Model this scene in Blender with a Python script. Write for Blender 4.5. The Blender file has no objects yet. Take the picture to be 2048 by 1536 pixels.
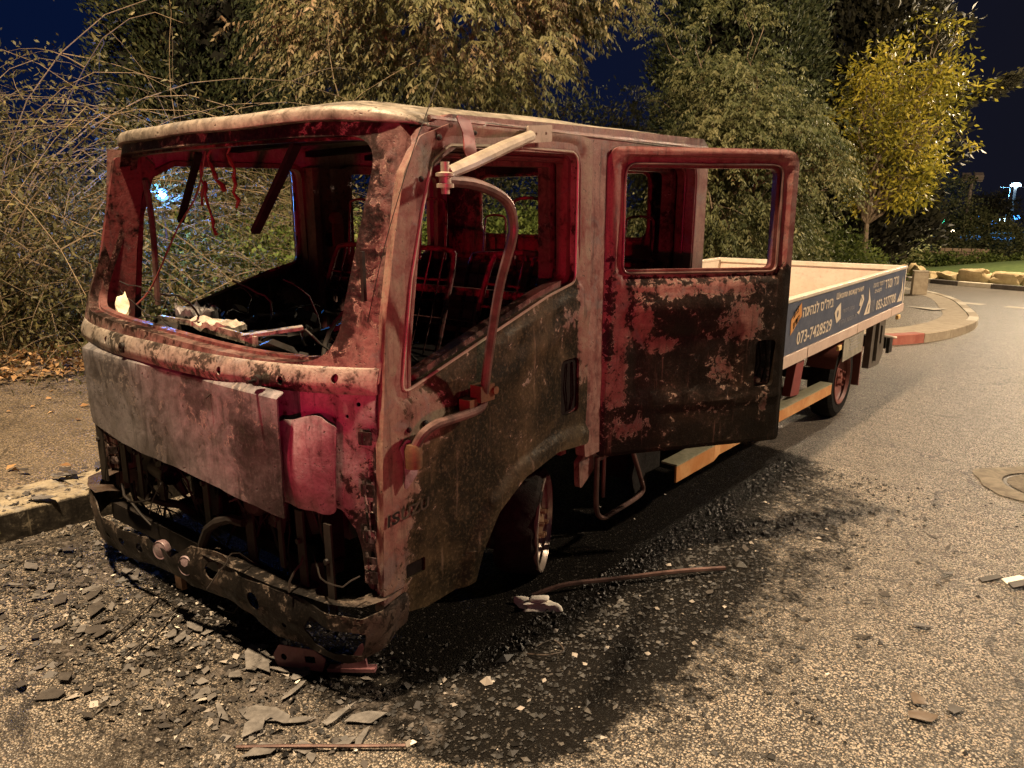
import bpy, bmesh, math, random
import numpy as np
from mathutils import Vector, Matrix, noise
from mathutils.geometry import tessellate_polygon
R = math.radians
random.seed(7); rng = np.random.default_rng(7)
S = bpy.context.scene
COL = S.collection

# ------------------------------------------------------------------ camera
cam_d = bpy.data.cameras.new('camera'); cam = bpy.data.objects.new('camera', cam_d); COL.objects.link(cam)
cam_d.sensor_width = 36; cam_d.lens = 26.16; cam_d.clip_start = .05; cam_d.clip_end = 2000
cam.location = (0, 0, 1.85); cam.rotation_euler = (R(76.5), 0, R(38.4)); S.camera = cam

# ------------------------------------------------------------------ world: night sky
W = bpy.data.worlds.new('World'); S.world = W; W.use_nodes = True
wn = W.node_tree.nodes; wl = W.node_tree.links
bg = wn['Background']
tc = wn.new('ShaderNodeTexCoord'); sep = wn.new('ShaderNodeSeparateXYZ'); wl.new(tc.outputs['Generated'], sep.inputs[0])
mr = wn.new('ShaderNodeMapRange'); mr.inputs[1].default_value = -.8; mr.inputs[2].default_value = -.1
wl.new(sep.outputs['X'], mr.inputs[0])
wm = wn.new('ShaderNodeMix'); wm.data_type = 'RGBA'
wm.inputs[6].default_value = (.0014, .0042, .020, 1); wm.inputs[7].default_value = (.0044, .0046, .0088, 1)
wl.new(mr.outputs[0], wm.inputs[0]); wl.new(wm.outputs[2], bg.inputs[0]); bg.inputs[1].default_value = 1.0

# ------------------------------------------------------------------ lights
def lamp(name, kind, loc, col, power, target=None, size=None, angle=None, spot=None):
    d = bpy.data.lights.new(name, kind); o = bpy.data.objects.new(name, d); COL.objects.link(o)
    o.location = loc; d.color = col; d.energy = power
    if target is not None: o.rotation_euler = (Vector(target) - Vector(loc)).to_track_quat('-Z', 'Y').to_euler()
    if size is not None:
        if kind == 'AREA': d.size = size
        else: d.shadow_soft_size = size
    if angle is not None: d.angle = angle
    if spot: d.spot_size = R(spot); d.spot_blend = .9
    return o
SODIUM = (1.0, .73, .45)
lamp('street_light_key', 'POINT', (-2.7, -.1, 9.3), SODIUM, 8600, size=.22)
lamp('street_light_far', 'POINT', (6.0, 12.0, 8.0), (1.0, .76, .52), 6000, size=.25)
lamp('street_light_roundabout', 'POINT', (-1.0, 33.0, 7.5), (1.0, .78, .52), 8000, size=.3)
lamp('red_beacon', 'SPOT', (2.6, -1.4, 1.05), (1.0, .010, .12), 420, (-2.3, 2.3, 2.2), size=.10, spot=41)
lamp('red_beacon_second', 'SPOT', (-1.15, -5.2, 1.25), (1.0, .012, .08), 900, (-2.62, 3.6, 1.62), size=.08, spot=15)
lamp('warm_fill_lamp', 'POINT', (5.0, -5.0, 6.5), (1.0, .70, .46), 48, size=.4)
S.view_settings.view_transform = 'Standard'; S.view_settings.look = 'None'
S.view_settings.exposure = 0.5; S.view_settings.gamma = 1.0
S.render.engine = 'CYCLES'
S.cycles.max_bounces = 5; S.cycles.transparent_max_bounces = 4

# ------------------------------------------------------------------ materials
class NT:
    def __init__(s, name):
        s.m = bpy.data.materials.new(name); s.m.use_nodes = True
        s.t = s.m.node_tree; s.b = s.t.nodes['Principled BSDF']; s.c = s.t.nodes.new('ShaderNodeTexCoord').outputs['Object']
    def n(s, typ, **kw):
        nd = s.t.nodes.new('ShaderNode' + typ)
        for k, v in kw.items():
            if k[0] == '_': setattr(nd, k[1:], v)
            else:
                i = int(k[1:]) if k[1:].isdigit() and k[0] == 'i' else k
                if hasattr(v, 'is_linked') or hasattr(v, 'links'): s.t.links.new(v, nd.inputs[i])
                else: nd.inputs[i].default_value = v
        return nd
    def noise(s, sc, det=6, rough=.6, dist=0., vec=None, st=None):
        v = vec or s.c
        if st: 
            mp = s.n('Mapping', Vector=v, Scale=st); v = mp.outputs[0]
        return s.n('TexNoise', Vector=v, Scale=sc, Detail=det, Roughness=rough, Distortion=dist).outputs['Fac']
    def vor(s, sc, feat='F1', out='Distance', vec=None, rnd=1.):
        return s.n('TexVoronoi', _feature=feat, Vector=vec or s.c, Scale=sc, Randomness=rnd).outputs[out]
    def math(s, op, a, b=0., c=0., clamp=False):
        return s.n('Math', _operation=op, _use_clamp=clamp, i0=a, i1=b, i2=c).outputs[0]
    def step(s, v, lo, hi):
        return s.n('MapRange', _clamp=True, _interpolation_type='SMOOTHSTEP', Value=v, i1=lo, i2=hi).outputs[0]
    def mix(s, f, a, b):
        nd = s.n('Mix', _data_type='RGBA', i0=f)
        for i, v in ((6, a), (7, b)):
            if isinstance(v, (tuple, list)): nd.inputs[i].default_value = (*v[:3], 1)
            else: s.t.links.new(v, nd.inputs[i])
        return nd.outputs[2]
    def attr(s, name, out='Fac'): return s.n('Attribute', _attribute_name=name).outputs[out]
    def ramp(s, v, stops):
        nd = s.n('ValToRGB', Fac=v); e = nd.color_ramp.elements
        while len(e) < len(stops): e.new(.5)
        for i, (p, c) in enumerate(stops): e[i].position = p; e[i].color = (*c, 1)
        return nd.outputs[0]
    def out(s, col, rough=.7, metal=0., spec=.5, bump=None, bs=.4, bd=.005):
        for k, v in (('Base Color', col), ('Roughness', rough), ('Metallic', metal), ('Specular IOR Level', spec)):
            if isinstance(v, tuple): s.b.inputs[k].default_value = (*v[:3], 1)
            elif isinstance(v, (int, float)): s.b.inputs[k].default_value = v
            else: s.t.links.new(v, s.b.inputs[k])
        if bump is not None:
            bn = s.n('Bump', Strength=bs, Distance=bd, Height=bump); s.t.links.new(bn.outputs[0], s.b.inputs['Normal'])
        return s.m

def burnt(name, A, A2, B, B2, speck=(.5, .42, .33), sc=1.0, rim=.5, rough=.50, bd=.004, edge=.05, metal=.15, hard=.6):
    """fire-scaled sheet steel: soot colours A/A2, bare oxide colours B/B2; attribute m (0..1) says how much oxide shows"""
    t = NT(name)
    big = t.noise(2.6 * sc, 8, .62, .5); mid = t.noise(15 * sc, 10, .74, .7); fine = t.noise(80 * sc, 6, .68)
    wob = t.n('VectorMath', _operation='ADD', i0=t.c, i1=t.n('VectorMath', _operation='SCALE', i0=t.n('TexNoise', Vector=t.c, Scale=6.0 * sc, Detail=5.).outputs['Color'], Scale=.25).outputs[0]).outputs[0]
    blis = t.vor(24 * sc, 'SMOOTH_F1', vec=wob); blob = t.vor(60 * sc, 'F1', vec=wob)
    f = t.math('ADD', t.math('ADD', t.math('MULTIPLY', t.math('SUBTRACT', mid, .5), 1.5), t.math('MULTIPLY', t.math('SUBTRACT', fine, .5), .5)), t.attr('m'))
    f = t.math('ADD', f, t.math('MULTIPLY', t.math('SUBTRACT', big, .5), 1.5))
    f = t.math('ADD', f, t.math('MULTIPLY', t.math('SUBTRACT', blis, .35), .65))
    soft = t.step(f, .15, .95); k = t.step(f, .5 - edge * 2, .5 + edge * 2); k = t.math('ADD', t.math('MULTIPLY', k, hard), t.math('MULTIPLY', soft, 1 - hard))
    a = t.mix(t.step(big, .38, .64), A, A2); a = t.mix(t.math('MULTIPLY', t.step(fine, .48, .72), .5), a, tuple(min(1, x * 2.0 + .01) for x in A2))
    b = t.mix(t.step(t.math('ADD', mid, t.math('MULTIPLY', t.math('SUBTRACT', big, .5), .8)), .34, .66), B, B2); b = t.mix(t.math('MULTIPLY', t.step(fine, .40, .70), .40), b, tuple(x * .40 for x in B))
    grey = t.noise(5 * sc, 7, .7, 1.2); b = t.mix(t.math('MULTIPLY', t.step(grey, .52, .66), .55), b, (sum(B2) / 3 * .75,) * 3)
    c = t.mix(k, a, b)
    d = t.math('ABSOLUTE', t.math('SUBTRACT', f, .5)); r = t.math('SUBTRACT', 1., t.step(d, .0, .06))
    c = t.mix(t.math('MULTIPLY', t.math('MULTIPLY', r, rim), t.step(mid, .45, .6)), c, speck)
    pit = t.math('MULTIPLY', t.math('SUBTRACT', 1., t.step(blob, .12, .30)), t.step(mid, .50, .60))
    c = t.mix(t.math('MULTIPLY', pit, .8), c, tuple(x * .5 for x in A))
    run = t.noise(9, 6, .62, 0, st=(3.2, 3.2, .30)); c = t.mix(t.math('MULTIPLY', t.step(run, .50, .74), .62), c, tuple(x * .5 for x in A))
    run2 = t.noise(7, 5, .6, 0, st=(4.5, 4.5, .4)); c = t.mix(t.math('MULTIPLY', t.step(run2, .60, .78), .35), c, tuple(min(1, x * 1.25) for x in B2))
    h = t.math('ADD', t.math('MULTIPLY', f, .35), t.math('ADD', t.math('MULTIPLY', fine, .35), t.math('MULTIPLY', pit, -.5)))
    ro = t.n('MapRange', Value=t.math('ADD', mid, t.math('MULTIPLY', t.math('SUBTRACT', big, .5), .6)), i1=.3, i2=.7, i3=rough - .18, i4=rough + .25).outputs[0]
    return t.out(c, ro, metal, t.n('MapRange', Value=k, i1=0., i2=1., i3=.16, i4=.42).outputs[0], h, .6, bd)

def plain(name, a, b, sc=8, rough=.7, metal=0., bump=.002, det=6, spec=.4):
    t = NT(name); f = t.noise(sc, det, .65, .5); g = t.noise(sc * 7, 3)
    c = t.mix(t.step(f, .3, .7), a, b); c = t.mix(t.math('MULTIPLY', t.step(g, .5, .8), .4), c, tuple(x * .5 for x in a))
    return t.out(c, rough, metal, spec, t.math('ADD', f, t.math('MULTIPLY', g, .4)), .4, bump)

M = {}
M['cab'] = burnt('scaled_cab_paint', (0.0080, 0.0055, 0.0040), (0.0250, 0.0160, 0.0105), (.150, .058, .052), (.225, .140, .112), edge=.13, hard=.5)
M['door'] = burnt('scorched_door_skin', (.007, .006, .003), (.058, .046, .023), (.185, .090, .076), (0.2016, 0.1584, 0.1116), sc=1.0)
M['rdoor'] = burnt('blistered_door_skin', (0.0060, 0.0040, 0.0030), (0.0160, 0.0095, 0.0060), (0.1700, 0.0578, 0.0530), (0.2312, 0.1156, 0.0952), sc=1.5, rim=.7)
M['roof'] = burnt('ashen_roof_skin', (0.0270, 0.0228, 0.0180), (0.0660, 0.0552, 0.0432), (0.1955, 0.1700, 0.1360), (0.2805, 0.2422, 0.1913), sc=.8, rim=.3, edge=.2)
M['panel'] = burnt('ashen_front_panel', (0.0180, 0.0156, 0.0156), (0.0450, 0.0396, 0.0390), (.135, .132, .138), (.205, .190, .192), sc=.75, rim=.35, edge=.35)
M['strip'] = burnt('flaked_front_strip', (0.0150, 0.0125, 0.0100), (0.0450, 0.0375, 0.0300), (0.1950, 0.1599, 0.1326), (0.2652, 0.2262, 0.1872), sc=1.6, rim=.5, edge=.08)
M['corner'] = burnt('oxidised_corner_metal', (0.0090, 0.0060, 0.0055), (0.0300, 0.0180, 0.0165), (.155, .100, .105), (.24, .185, .195), sc=1.1)
M['inner'] = burnt('sooty_inner_metal', (0.0040, 0.0030, 0.0025), (0.0110, 0.0065, 0.0055), (0.1520, 0.0360, 0.0336), (0.1120, 0.0288, 0.0272), sc=1.3, rim=.15, edge=.13, hard=.5)
M['cabfront'] = burnt('scorched_front_pillar_paint', (0.0045, 0.0032, 0.0027), (0.0153, 0.0090, 0.0067), (0.0899, 0.0360, 0.0322), (.160, .088, .074), speck=(.42, .34, .26), sc=1.2, rim=.6, edge=.13, hard=.5)
M['redframe'] = burnt('dark_red_frame_metal', (0.0050, 0.0030, 0.0025), (0.0150, 0.0075, 0.0060), (0.1020, 0.0252, 0.0240), (0.1380, 0.0540, 0.0450), sc=1.2, rim=.4, edge=.13, hard=.5)
M['char'] = plain('char_black_metal', (.006, .005, .0045), (.019, .015, .0125), 12, .6, .1, spec=.2)
M['soot'] = plain('soot', (.004, .0035, .003), (.009, .0075, .007), 15, .9, spec=.1)
M['rusty'] = plain('rusty_brown_metal', (.055, .028, .014), (.12, .06, .026), 14, .6, .25)
M['bumper'] = burnt('burnt_bumper_steel', (0.0036, 0.0030, 0.0027), (0.0102, 0.0078, 0.0060), (0.0385, 0.0238, 0.0161), (0.0595, 0.0420, 0.0315), sc=1.3, rim=.2)
M['tube'] = plain('ash_grey_tube', (.26, .22, .17), (.40, .34, .27), 10, .45, .35)
M['tubedark'] = plain('browned_tube', (.055, .032, .028), (.17, .10, .085), 9, .42, .4)
M['aluash'] = plain('pale_melted_metal', (.14, .12, .10), (.40, .35, .28), 34, .6, .2, .006)
M['rubber'] = plain('charred_rubber', (.006, .0055, .005), (.016, .014, .013), 26, .9, 0, .02, spec=.15)
M['rim'] = plain('burnt_steel_rim', (.11, .06, .035), (.22, .14, .085), 10, .5, .4)
M['chrome'] = plain('pale_rim_edge', (.40, .34, .29), (.58, .50, .43), 10, .28, .7)
M['redpaint'] = plain('dusty_red_paint', (.15, .02, .022), (.22, .04, .038), 6, .5)
M['redrim'] = plain('dusty_red_rim', (.13, .035, .028), (.20, .06, .045), 8, .55)
M['kerbsoot'] = burnt('scorched_kerb_concrete', (0.0098, 0.0084, 0.0070), (0.0315, 0.0266, 0.0210), (0.1980, 0.1620, 0.1080), (0.3060, 0.2610, 0.1800), sc=.8, metal=0., rough=.7, rim=.1)
M['cream'] = plain('cream_painted_steel', (.48, .41, .33), (.60, .52, .42), 4, .5)
M['pinkband'] = plain('dusty_bed_frame', (.52, .38, .31), (.60, .46, .38), 5, .55)
M['bedfloor'] = plain('pale_bed_floor', (.46, .40, .35), (.56, .49, .43), 3, .6)
M['frame'] = plain('black_chassis_paint', (.020, .015, .013), (.035, .026, .022), 6, .6)
M['blue'] = plain('faded_blue_banner', (.055, .070, .112), (.082, .098, .145), 9, .45)
M['orange'] = plain('faded_orange_vinyl', (.52, .22, .06), (.60, .28, .09), 9, .5)
M['letter'] = plain('pale_lettering', (.62, .52, .40), (.68, .58, .46), 12, .5)
M['faint'] = plain('faint_grey_lettering', (.22, .22, .24), (.30, .28, .28), 12, .5)
M['tread'] = plain('galvanised_tread', (.26, .27, .19), (.42, .40, .28), 40, .4, .5)
M['orangerail'] = plain('scorched_orange_rail', (.48, .19, .055), (.60, .33, .14), 7, .5)
M['plate'] = plain('weathered_data_plate', (.20, .19, .15), (.34, .31, .25), 12, .6)
M['amber'] = plain('amber_lens', (.8, .5, .18), (.9, .65, .3), 10, .25)
M['bracket'] = plain('dull_steel_box', (.10, .085, .07), (.15, .13, .11), 8, .55, .3)
M['wood'] = plain('pale_frame_bars', (.42, .36, .24), (.52, .46, .32), 9, .7)
M['wire'] = plain('copper_wire', (.09, .022, .018), (.16, .04, .03), 10, .5)
M['foam'] = plain('melted_foam', (.60, .52, .36), (.72, .64, .48), 14, .9, 0, .01)
M['whitefoam'] = plain('white_foam', (.74, .70, .62), (.85, .80, .72), 30, .95, 0, .008)

# ------------------------------------------------------------------ mesh helpers
ORG = {}
def gz(y):
    """height of the road surface: it falls gently towards the rear of the truck"""
    t = max(-1.5, min(6.9, y)); return .28 - .0406 * t if t < 6.3 else .28 - .0406 * 6.3 - .0406 * (t - 6.3) * (1 - (t - 6.3) / 1.2)
def tag(o, label=None, cat=None, group=None, kind=None):
    if label: o['label'] = label
    if cat: o['category'] = cat
    if group: o['group'] = group
    if kind: o['kind'] = kind
    return o
def empty(name, loc, label, cat, group=None):
    o = bpy.data.objects.new(name, None); COL.objects.link(o); o.location = loc; o.empty_display_size = .2
    ORG[o] = Vector(loc); return tag(o, label, cat, group)
def obj(name, V, F, mat, parent=None, m=.5, smooth=35, bevel=0, bseg=2, origin=None, label=None):
    V = np.asarray(V, dtype=np.float32).reshape(-1, 3)
    if callable(m): mv = np.array([m(*p) for p in V], dtype=np.float32)
    else: mv = np.asarray(m, dtype=np.float32) if np.ndim(m) else np.full(len(V), m, np.float32)
    org = ORG[parent] if parent else Vector(origin) if origin is not None else Vector((float(V[:, 0].mean()), float(V[:, 1].mean()), float(V[:, 2].min())))
    me = bpy.data.meshes.new(name); me.from_pydata((V - np.array(org, dtype=np.float32)).tolist(), [], F); me.update()
    a = me.attributes.new('m', 'FLOAT', 'POINT'); a.data.foreach_set('value', mv)
    mats = mat if isinstance(mat, list) else [mat]
    for mm in mats: me.materials.append(mm)
    if smooth: me.shade_smooth(); me.set_sharp_from_angle(angle=R(smooth))
    o = bpy.data.objects.new(name, me); COL.objects.link(o)
    if parent: o.parent = parent
    else: o.location = org
    ORG[o] = org
    if bevel:
        b = o.modifiers.new('bevel', 'BEVEL'); b.width = bevel; b.segments = bseg; b.limit_method = 'ANGLE'; b.angle_limit = R(40)
    if label: o['label'] = label
    return o

def fillet(pts, r=.05, n=5):
    out = []; N = len(pts)
    for i, p in enumerate(pts):
        rr = p[2] if len(p) > 2 else r
        P = Vector(p[:2]); A = Vector(pts[i - 1][:2]); B = Vector(pts[(i + 1) % N][:2])
        a = (A - P); b = (B - P); la, lb = a.length, b.length
        if rr <= 0 or la < 1e-5 or lb < 1e-5: out.append(tuple(P)); continue
        a.normalize(); b.normalize(); ang = a.angle(b)
        if ang > 3.0: out.append(tuple(P)); continue
        d = min(rr / math.tan(ang / 2), la * .48, lb * .48)
        p0 = P + a * d; p1 = P + b * d
        for k in range(n + 1):
            t = k / n; q = p0 * (1 - t) ** 2 + P * 2 * t * (1 - t) + p1 * t * t; out.append(tuple(q))
    return out
def rect(a0, b0, a1, b1, r=.02, n=4): return fillet([(a0, b0), (a1, b0), (a1, b1), (a0, b1)], r, n)
def circ(a, b, r, n=14, rb=None): return [(a + r * math.cos(2 * math.pi * k / n), b + (rb or r) * math.sin(2 * math.pi * k / n)) for k in range(n)]

class MB:
    def __init__(s): s.v = []; s.f = []; s.m = []
    def add(s, v, f, m=None):
        o = len(s.v); s.v += [tuple(p) for p in v]; s.f += [tuple(i + o for i in q) for q in f]
        s.m += list(m) if m is not None else [.5] * len(v)
        return s
    def box(s, c, d, rot=(0, 0, 0), taper=1., m=None):
        x, y, z = (k / 2 for k in d); M_ = Matrix.Translation(c) @ (Matrix.Rotation(rot[2], 4, 'Z') @ Matrix.Rotation(rot[1], 4, 'Y') @ Matrix.Rotation(rot[0], 4, 'X'))
        P = [M_ @ Vector((i * x * (taper if k > 0 else 1), j * y * (taper if k > 0 else 1), k * z)) for i, j, k in ((-1, -1, -1), (1, -1, -1), (1, 1, -1), (-1, 1, -1), (-1, -1, 1), (1, -1, 1), (1, 1, 1), (-1, 1, 1))]
        return s.add(P, [(0, 3, 2, 1), (4, 5, 6, 7), (0, 1, 5, 4), (1, 2, 6, 5), (2, 3, 7, 6), (3, 0, 4, 7)], None if m is None else [m] * 8)
    def bar(s, p, q, w, h, up=(0, 0, 1)):
        p = Vector(p); q = Vector(q); d = (q - p).normalized(); u = Vector(up); sd = d.cross(u).normalized(); u = sd.cross(d)
        P = [a + sd * i * w / 2 + u * j * h / 2 for a in (p, q) for i, j in ((-1, -1), (1, -1), (1, 1), (-1, 1))]
        return s.add(P, [(0, 1, 2, 3), (7, 6, 5, 4), (0, 4, 5, 1), (1, 5, 6, 2), (2, 6, 7, 3), (3, 7, 4, 0)])
    def tube(s, pts, r, n=8, caps=True, m=None, closed=False):
        P = [Vector(p) for p in pts]; N = len(P); rr = r if isinstance(r, (list, tuple)) else [r] * N
        u = None; V = []; F = []
        for i, p in enumerate(P):
            if closed: d = P[(i + 1) % N] - P[i - 1]
            else: d = P[min(i + 1, N - 1)] - P[max(i - 1, 0)]
            if d.length < 1e-9: d = Vector((0, 0, 1))
            d.normalize()
            if u is None: u = d.orthogonal().normalized()
            else:
                u = u - d * u.dot(d)
                if u.length < 1e-6: u = d.orthogonal()
                u.normalize()
            w = d.cross(u)
            for k in range(n):
                a = 2 * math.pi * k / n; V.append(p + (u * math.cos(a) + w * math.sin(a)) * rr[i])
        for i in range(N if closed else N - 1):
            j = (i + 1) % N
            for k in range(n): F.append((i * n + k, i * n + (k + 1) % n, j * n + (k + 1) % n, j * n + k))
        if caps and not closed: F.append(tuple(range(n))[::-1]); F.append(tuple((N - 1) * n + k for k in range(n)))
        return s.add(V, F, None if m is None else [m] * len(V))
    def lathe(s, c, axis, prof, n=24, m=None):
        """prof: (radius, offset along axis)"""
        ax = Vector(axis).normalized(); u = ax.orthogonal().normalized(); w = ax.cross(u); c = Vector(c); V = []; F = []
        for r, h in prof:
            for k in range(n):
                a = 2 * math.pi * k / n; V.append(c + ax * h + (u * math.cos(a) + w * math.sin(a)) * r)
        for i in range(len(prof) - 1):
            for k in range(n): F.append((i * n + k, i * n + (k + 1) % n, (i + 1) * n + (k + 1) % n, (i + 1) * n + k))
        return s.add(V, F, None if m is None else [m] * len(V))
    def plate(s, outer, holes, fn, t=.003, cell=.05, m=None):
        polys = [[Vector((p[0], p[1], 0)) for p in outer]] + [[Vector((p[0], p[1], 0)) for p in h] for h in holes]
        flat = [p for q in polys for p in q]; tris = tessellate_polygon(polys)
        bm = bmesh.new(); vs = [bm.verts.new(p) for p in flat]
        for tr in tris:
            if len(set(tr)) == 3:
                try: bm.faces.new([vs[i] for i in tr])
                except ValueError: pass
        bmesh.ops.remove_doubles(bm, verts=bm.verts, dist=1e-6)
        if cell:
            for ax in (0, 1):
                lo = min(p[ax] for p in flat); hi = max(p[ax] for p in flat); k = lo + cell
                while k < hi - 1e-4:
                    co = [0, 0, 0]; co[ax] = k; no = [0, 0, 0]; no[ax] = 1
                    bmesh.ops.bisect_plane(bm, geom=bm.verts[:] + bm.edges[:] + bm.faces[:], plane_co=co, plane_no=no, dist=1e-5); k += cell
        bm.normal_update(); bm.verts.index_update(); bm.edges.ensure_lookup_table()
        A = [(v.co.x, v.co.y) for v in bm.verts]; n = len(A)
        F = []
        for f in bm.faces:
            q = [v.index for v in f.verts]
            if f.normal.z < 0: q.reverse()
            F.append(q); F.append([i + n for i in reversed(q)])
        for e in bm.edges:
            if len(e.link_faces) == 1:
                f = e.link_faces[0]; q = [v.index for v in f.verts]
                if f.normal.z < 0: q.reverse()
                a, b = e.verts[0].index, e.verts[1].index; ia = q.index(a)
                if q[(ia + 1) % len(q)] != b: a, b = b, a
                F.append((b, a, a + n, b + n))
        bm.free()
        V = [fn(a, b, 0) for a, b in A] + [fn(a, b, t) for a, b in A]
        mv = None if m is None else [m(a, b) for a, b in A] * 2
        return s.add(V, F, mv)
    def lip(s, loop, fn0, fn1, m=None, t=.0):
        """strip joining a loop mapped by fn0 to the same loop mapped by fn1"""
        n = len(loop); V = [fn0(*p) for p in loop] + [fn1(*p) for p in loop]
        return s.add(V, [(i, (i + 1) % n, (i + 1) % n + n, i + n) for i in range(n)], None if m is None else [m] * (2 * n))
    def out(s, name, mat, parent=None, **k):
        k.setdefault('m', s.m); return obj(name, s.v, s.f, mat, parent, **k)
def loose(mb):
    """split a mesh builder into its separate pieces"""
    par = list(range(len(mb.v)))
    def fd(i):
        while par[i] != i: par[i] = par[par[i]]; i = par[i]
        return i
    for f in mb.f:
        r = fd(f[0])
        for q in f[1:]: par[fd(q)] = r
    grp = {}
    for i in range(len(mb.v)): grp.setdefault(fd(i), []).append(i)
    out = []
    for g in grp.values():
        mp = {v: k for k, v in enumerate(g)}; b = MB(); b.v = [mb.v[i] for i in g]; b.m = [mb.m[i] for i in g]; b.f = [tuple(mp[i] for i in f) for f in mb.f if f[0] in mp]; out.append(b)
    return out
def nz(x, y, z, s=1.): return noise.noise(Vector((x * s, y * s, z * s)))
def sstep(v, a, b): 
    t = max(0., min(1., (v - a) / (b - a))); return t * t * (3 - 2 * t)
def inset(loop, d):
    """move a loop towards its centre (loops here are convex enough)"""
    n = len(loop); out = []
    area = sum(loop[i][0] * loop[(i + 1) % n][1] - loop[(i + 1) % n][0] * loop[i][1] for i in range(n)); sg = 1 if area > 0 else -1
    for i in range(n):
        a = Vector(loop[i - 1]); b = Vector(loop[(i + 1) % n]); t = (b - a)
        if t.length < 1e-7: out.append(loop[i]); continue
        t.normalize(); out.append((loop[i][0] - sg * t.y * d, loop[i][1] + sg * t.x * d))
    return out

# ------------------------------------------------------------------ the burnt crew-cab truck
CX = -2.70; XN = -1.74; XF = -3.66
truck = empty('crew_cab_truck', (CX, 1.35, .2), 'burnt-out crew cab flatbed truck with its near rear door hanging open', 'truck')
SPLIT = {'arm_clamp', 'mount_bracket', 'bumper_lip', 'pillar_inner', 'hanging_strap', 'mudguard', 'guard_bracket', 'cross_member', 'roof_rib', 'fuel_tank', 'wiper_stub', 'hose', 'door_bolt', 'foot', 'bar', 'cross_bar', 'guard_rail', 'guard_rail_top', 'hanging_wire', 'bent_bracket', 'charred_clutter', 'red_post', 'head_board', 'mudguard_remains'}
def part(mb, name, mat, parent=truck, **k):
    if name in SPLIT:
        for b in loose(mb):
            if isinstance(k.get('m'), list): k.pop('m')
            o = b.out(name, mat, parent, **k)
        return o
    return mb.out(name, mat, parent, **k)
def yf(x, z): return 1.310 + .25 * (max(z, 1.30) - 1.30) + (.24 if x > CX else .24 - .10 * (1 - sstep(z, 1.42, 1.85))) * abs(x - CX) ** 3
def dent(a, b, s=2.3, amp=.007): return amp * nz(a, b, 3.3, s) + amp * .35 * nz(a, b, 8.1, s * 4)

DOOR = fillet([(1.492, .50, .02), (1.515, 1.088), (1.551, 1.503), (1.600, 1.746), (1.650, 1.95), (1.72, 2.06), (1.86, 2.108), (2.60, 2.122, .01), (2.722, 2.118, .07), (2.712, 1.45), (2.712, 1.0), (2.70, .815, .02), (2.473, .835), (2.247, .789), (2.073, .695), (1.975, .567), (1.93, .462, .01), (1.694, .455, .03)], .05)
WIN = fillet([(1.607, 1.245, .035), (1.635, 1.42), (1.668, 1.62), (1.722, 1.82), (1.775, 1.99, .05), (1.86, 2.045, .05), (2.15, 2.058, .01), (2.625, 2.062, .06), (2.622, 1.535, .05), (2.42, 1.492, .05), (2.01, 1.368)], .05)
ARCH = [(1.93, .462), (1.975, .567), (2.073, .695), (2.247, .789), (2.473, .835), (2.72, .82)]
def dseg(p, poly):
    best = 9; P = Vector(p)
    for i in range(len(poly) - 1):
        a = Vector(poly[i]); b = Vector(poly[i + 1]); t = max(0, min(1, (P - a).dot(b - a) / (b - a).length_squared)); best = min(best, (P - a - (b - a) * t).length)
    return best
WINL = WIN + [WIN[0]]
def dwin(a, b): return dseg((a, b), WINL)

# front door ------------------------------------------------
def door_x(a, b):
    x = dent(a, b, 2.0, .006)
    x += .022 * (1 - sstep(dseg((a, b), ARCH), .045, .085))          # wheel arch flare
    x -= .012 * (1 - sstep(dwin(a, b), .02, .05))
    x += .010 * math.exp(-((b - (1.02 + .36 * (a - 1.6)) ) / .05) ** 2) * sstep(a, 1.6, 1.75)
    return x
def door_m(a, b):
    m = .10
    m = max(m, .98 * (1 - sstep(a, 1.57, 1.68)))                        # front edge strip
    m = max(m, .98 * sstep(b - (1.30 + .30 * (a - 1.62)), .04, .10) if a < 2.62 else 0)
    m = max(m, .95 * sstep(a, 2.56, 2.67) * sstep(b, .95, 1.25))
    m = max(m, .85 * math.exp(-((a - 1.70) ** 2 + (b - 1.16) ** 2) / .012))
    m = max(m, .70 * math.exp(-((a - 2.56) ** 2 + (b - 1.36) ** 2) / .010))
    m = max(m, .55 * math.exp(-((a - 1.62) ** 2) / .008 - ((b - .92) ** 2) / .03))
    m -= .35 * (1 - sstep(b, .55, .80)) 
    return m
XD = XN + .012
mb = MB()
mb.plate(DOOR, [WIN, rect(2.512, .975, 2.645, 1.217, .03), rect(1.600, .600, 1.690, .652, .008)], lambda a, b, t: (XD + door_x(a, b) - t, a, b), .032, .032, door_m)
door = part(mb, 'front_door', M['door'], bevel=.005)
mb = MB()
WI = inset(WIN, .022); WO = inset(WIN, -.03)
mb.lip(WIN, lambda a, b: (XD - .014, a, b), lambda a, b: (XD - .075, a, b), lambda a, b: 0)
mb.m = [.85] * len(mb.v)
mb2 = MB(); mb2.plate(WO, [WI], lambda a, b, t: (XD - .045 - t, a, b), .05, .08, lambda a, b: .75 if b > 1.5 else .35)
part(mb2, 'window_frame', M['redframe'], door, bevel=.006)
mb2 = MB(); mb2.tube([(XD - .008 + .000, a, b) for a, b in inset(WIN, .004)], .0055, 6, closed=True); part(mb2, 'window_seal_edge', M['tube'], door)
mb2 = MB()
mb2.plate(rect(2.49, .95, 2.67, 1.24, .03), [], lambda a, b, t: (XD - .0085 - t, a, b), .003, .05)
mb3 = MB(); mb3.plate(rect(1.590, .590, 1.700, .662, .008), [], lambda a, b, t: (XD - .0085 - t, a, b), .003, 0); part(mb3, 'hole_shade_plate', M['soot'], door)  # black plate added behind the small square hole to paint its shade
mb2.tube([(XD - .004, 2.56, 1.20), (XD - .002, 2.55, 1.10), (XD - .004, 2.57, .99)], .003, 6)
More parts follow.
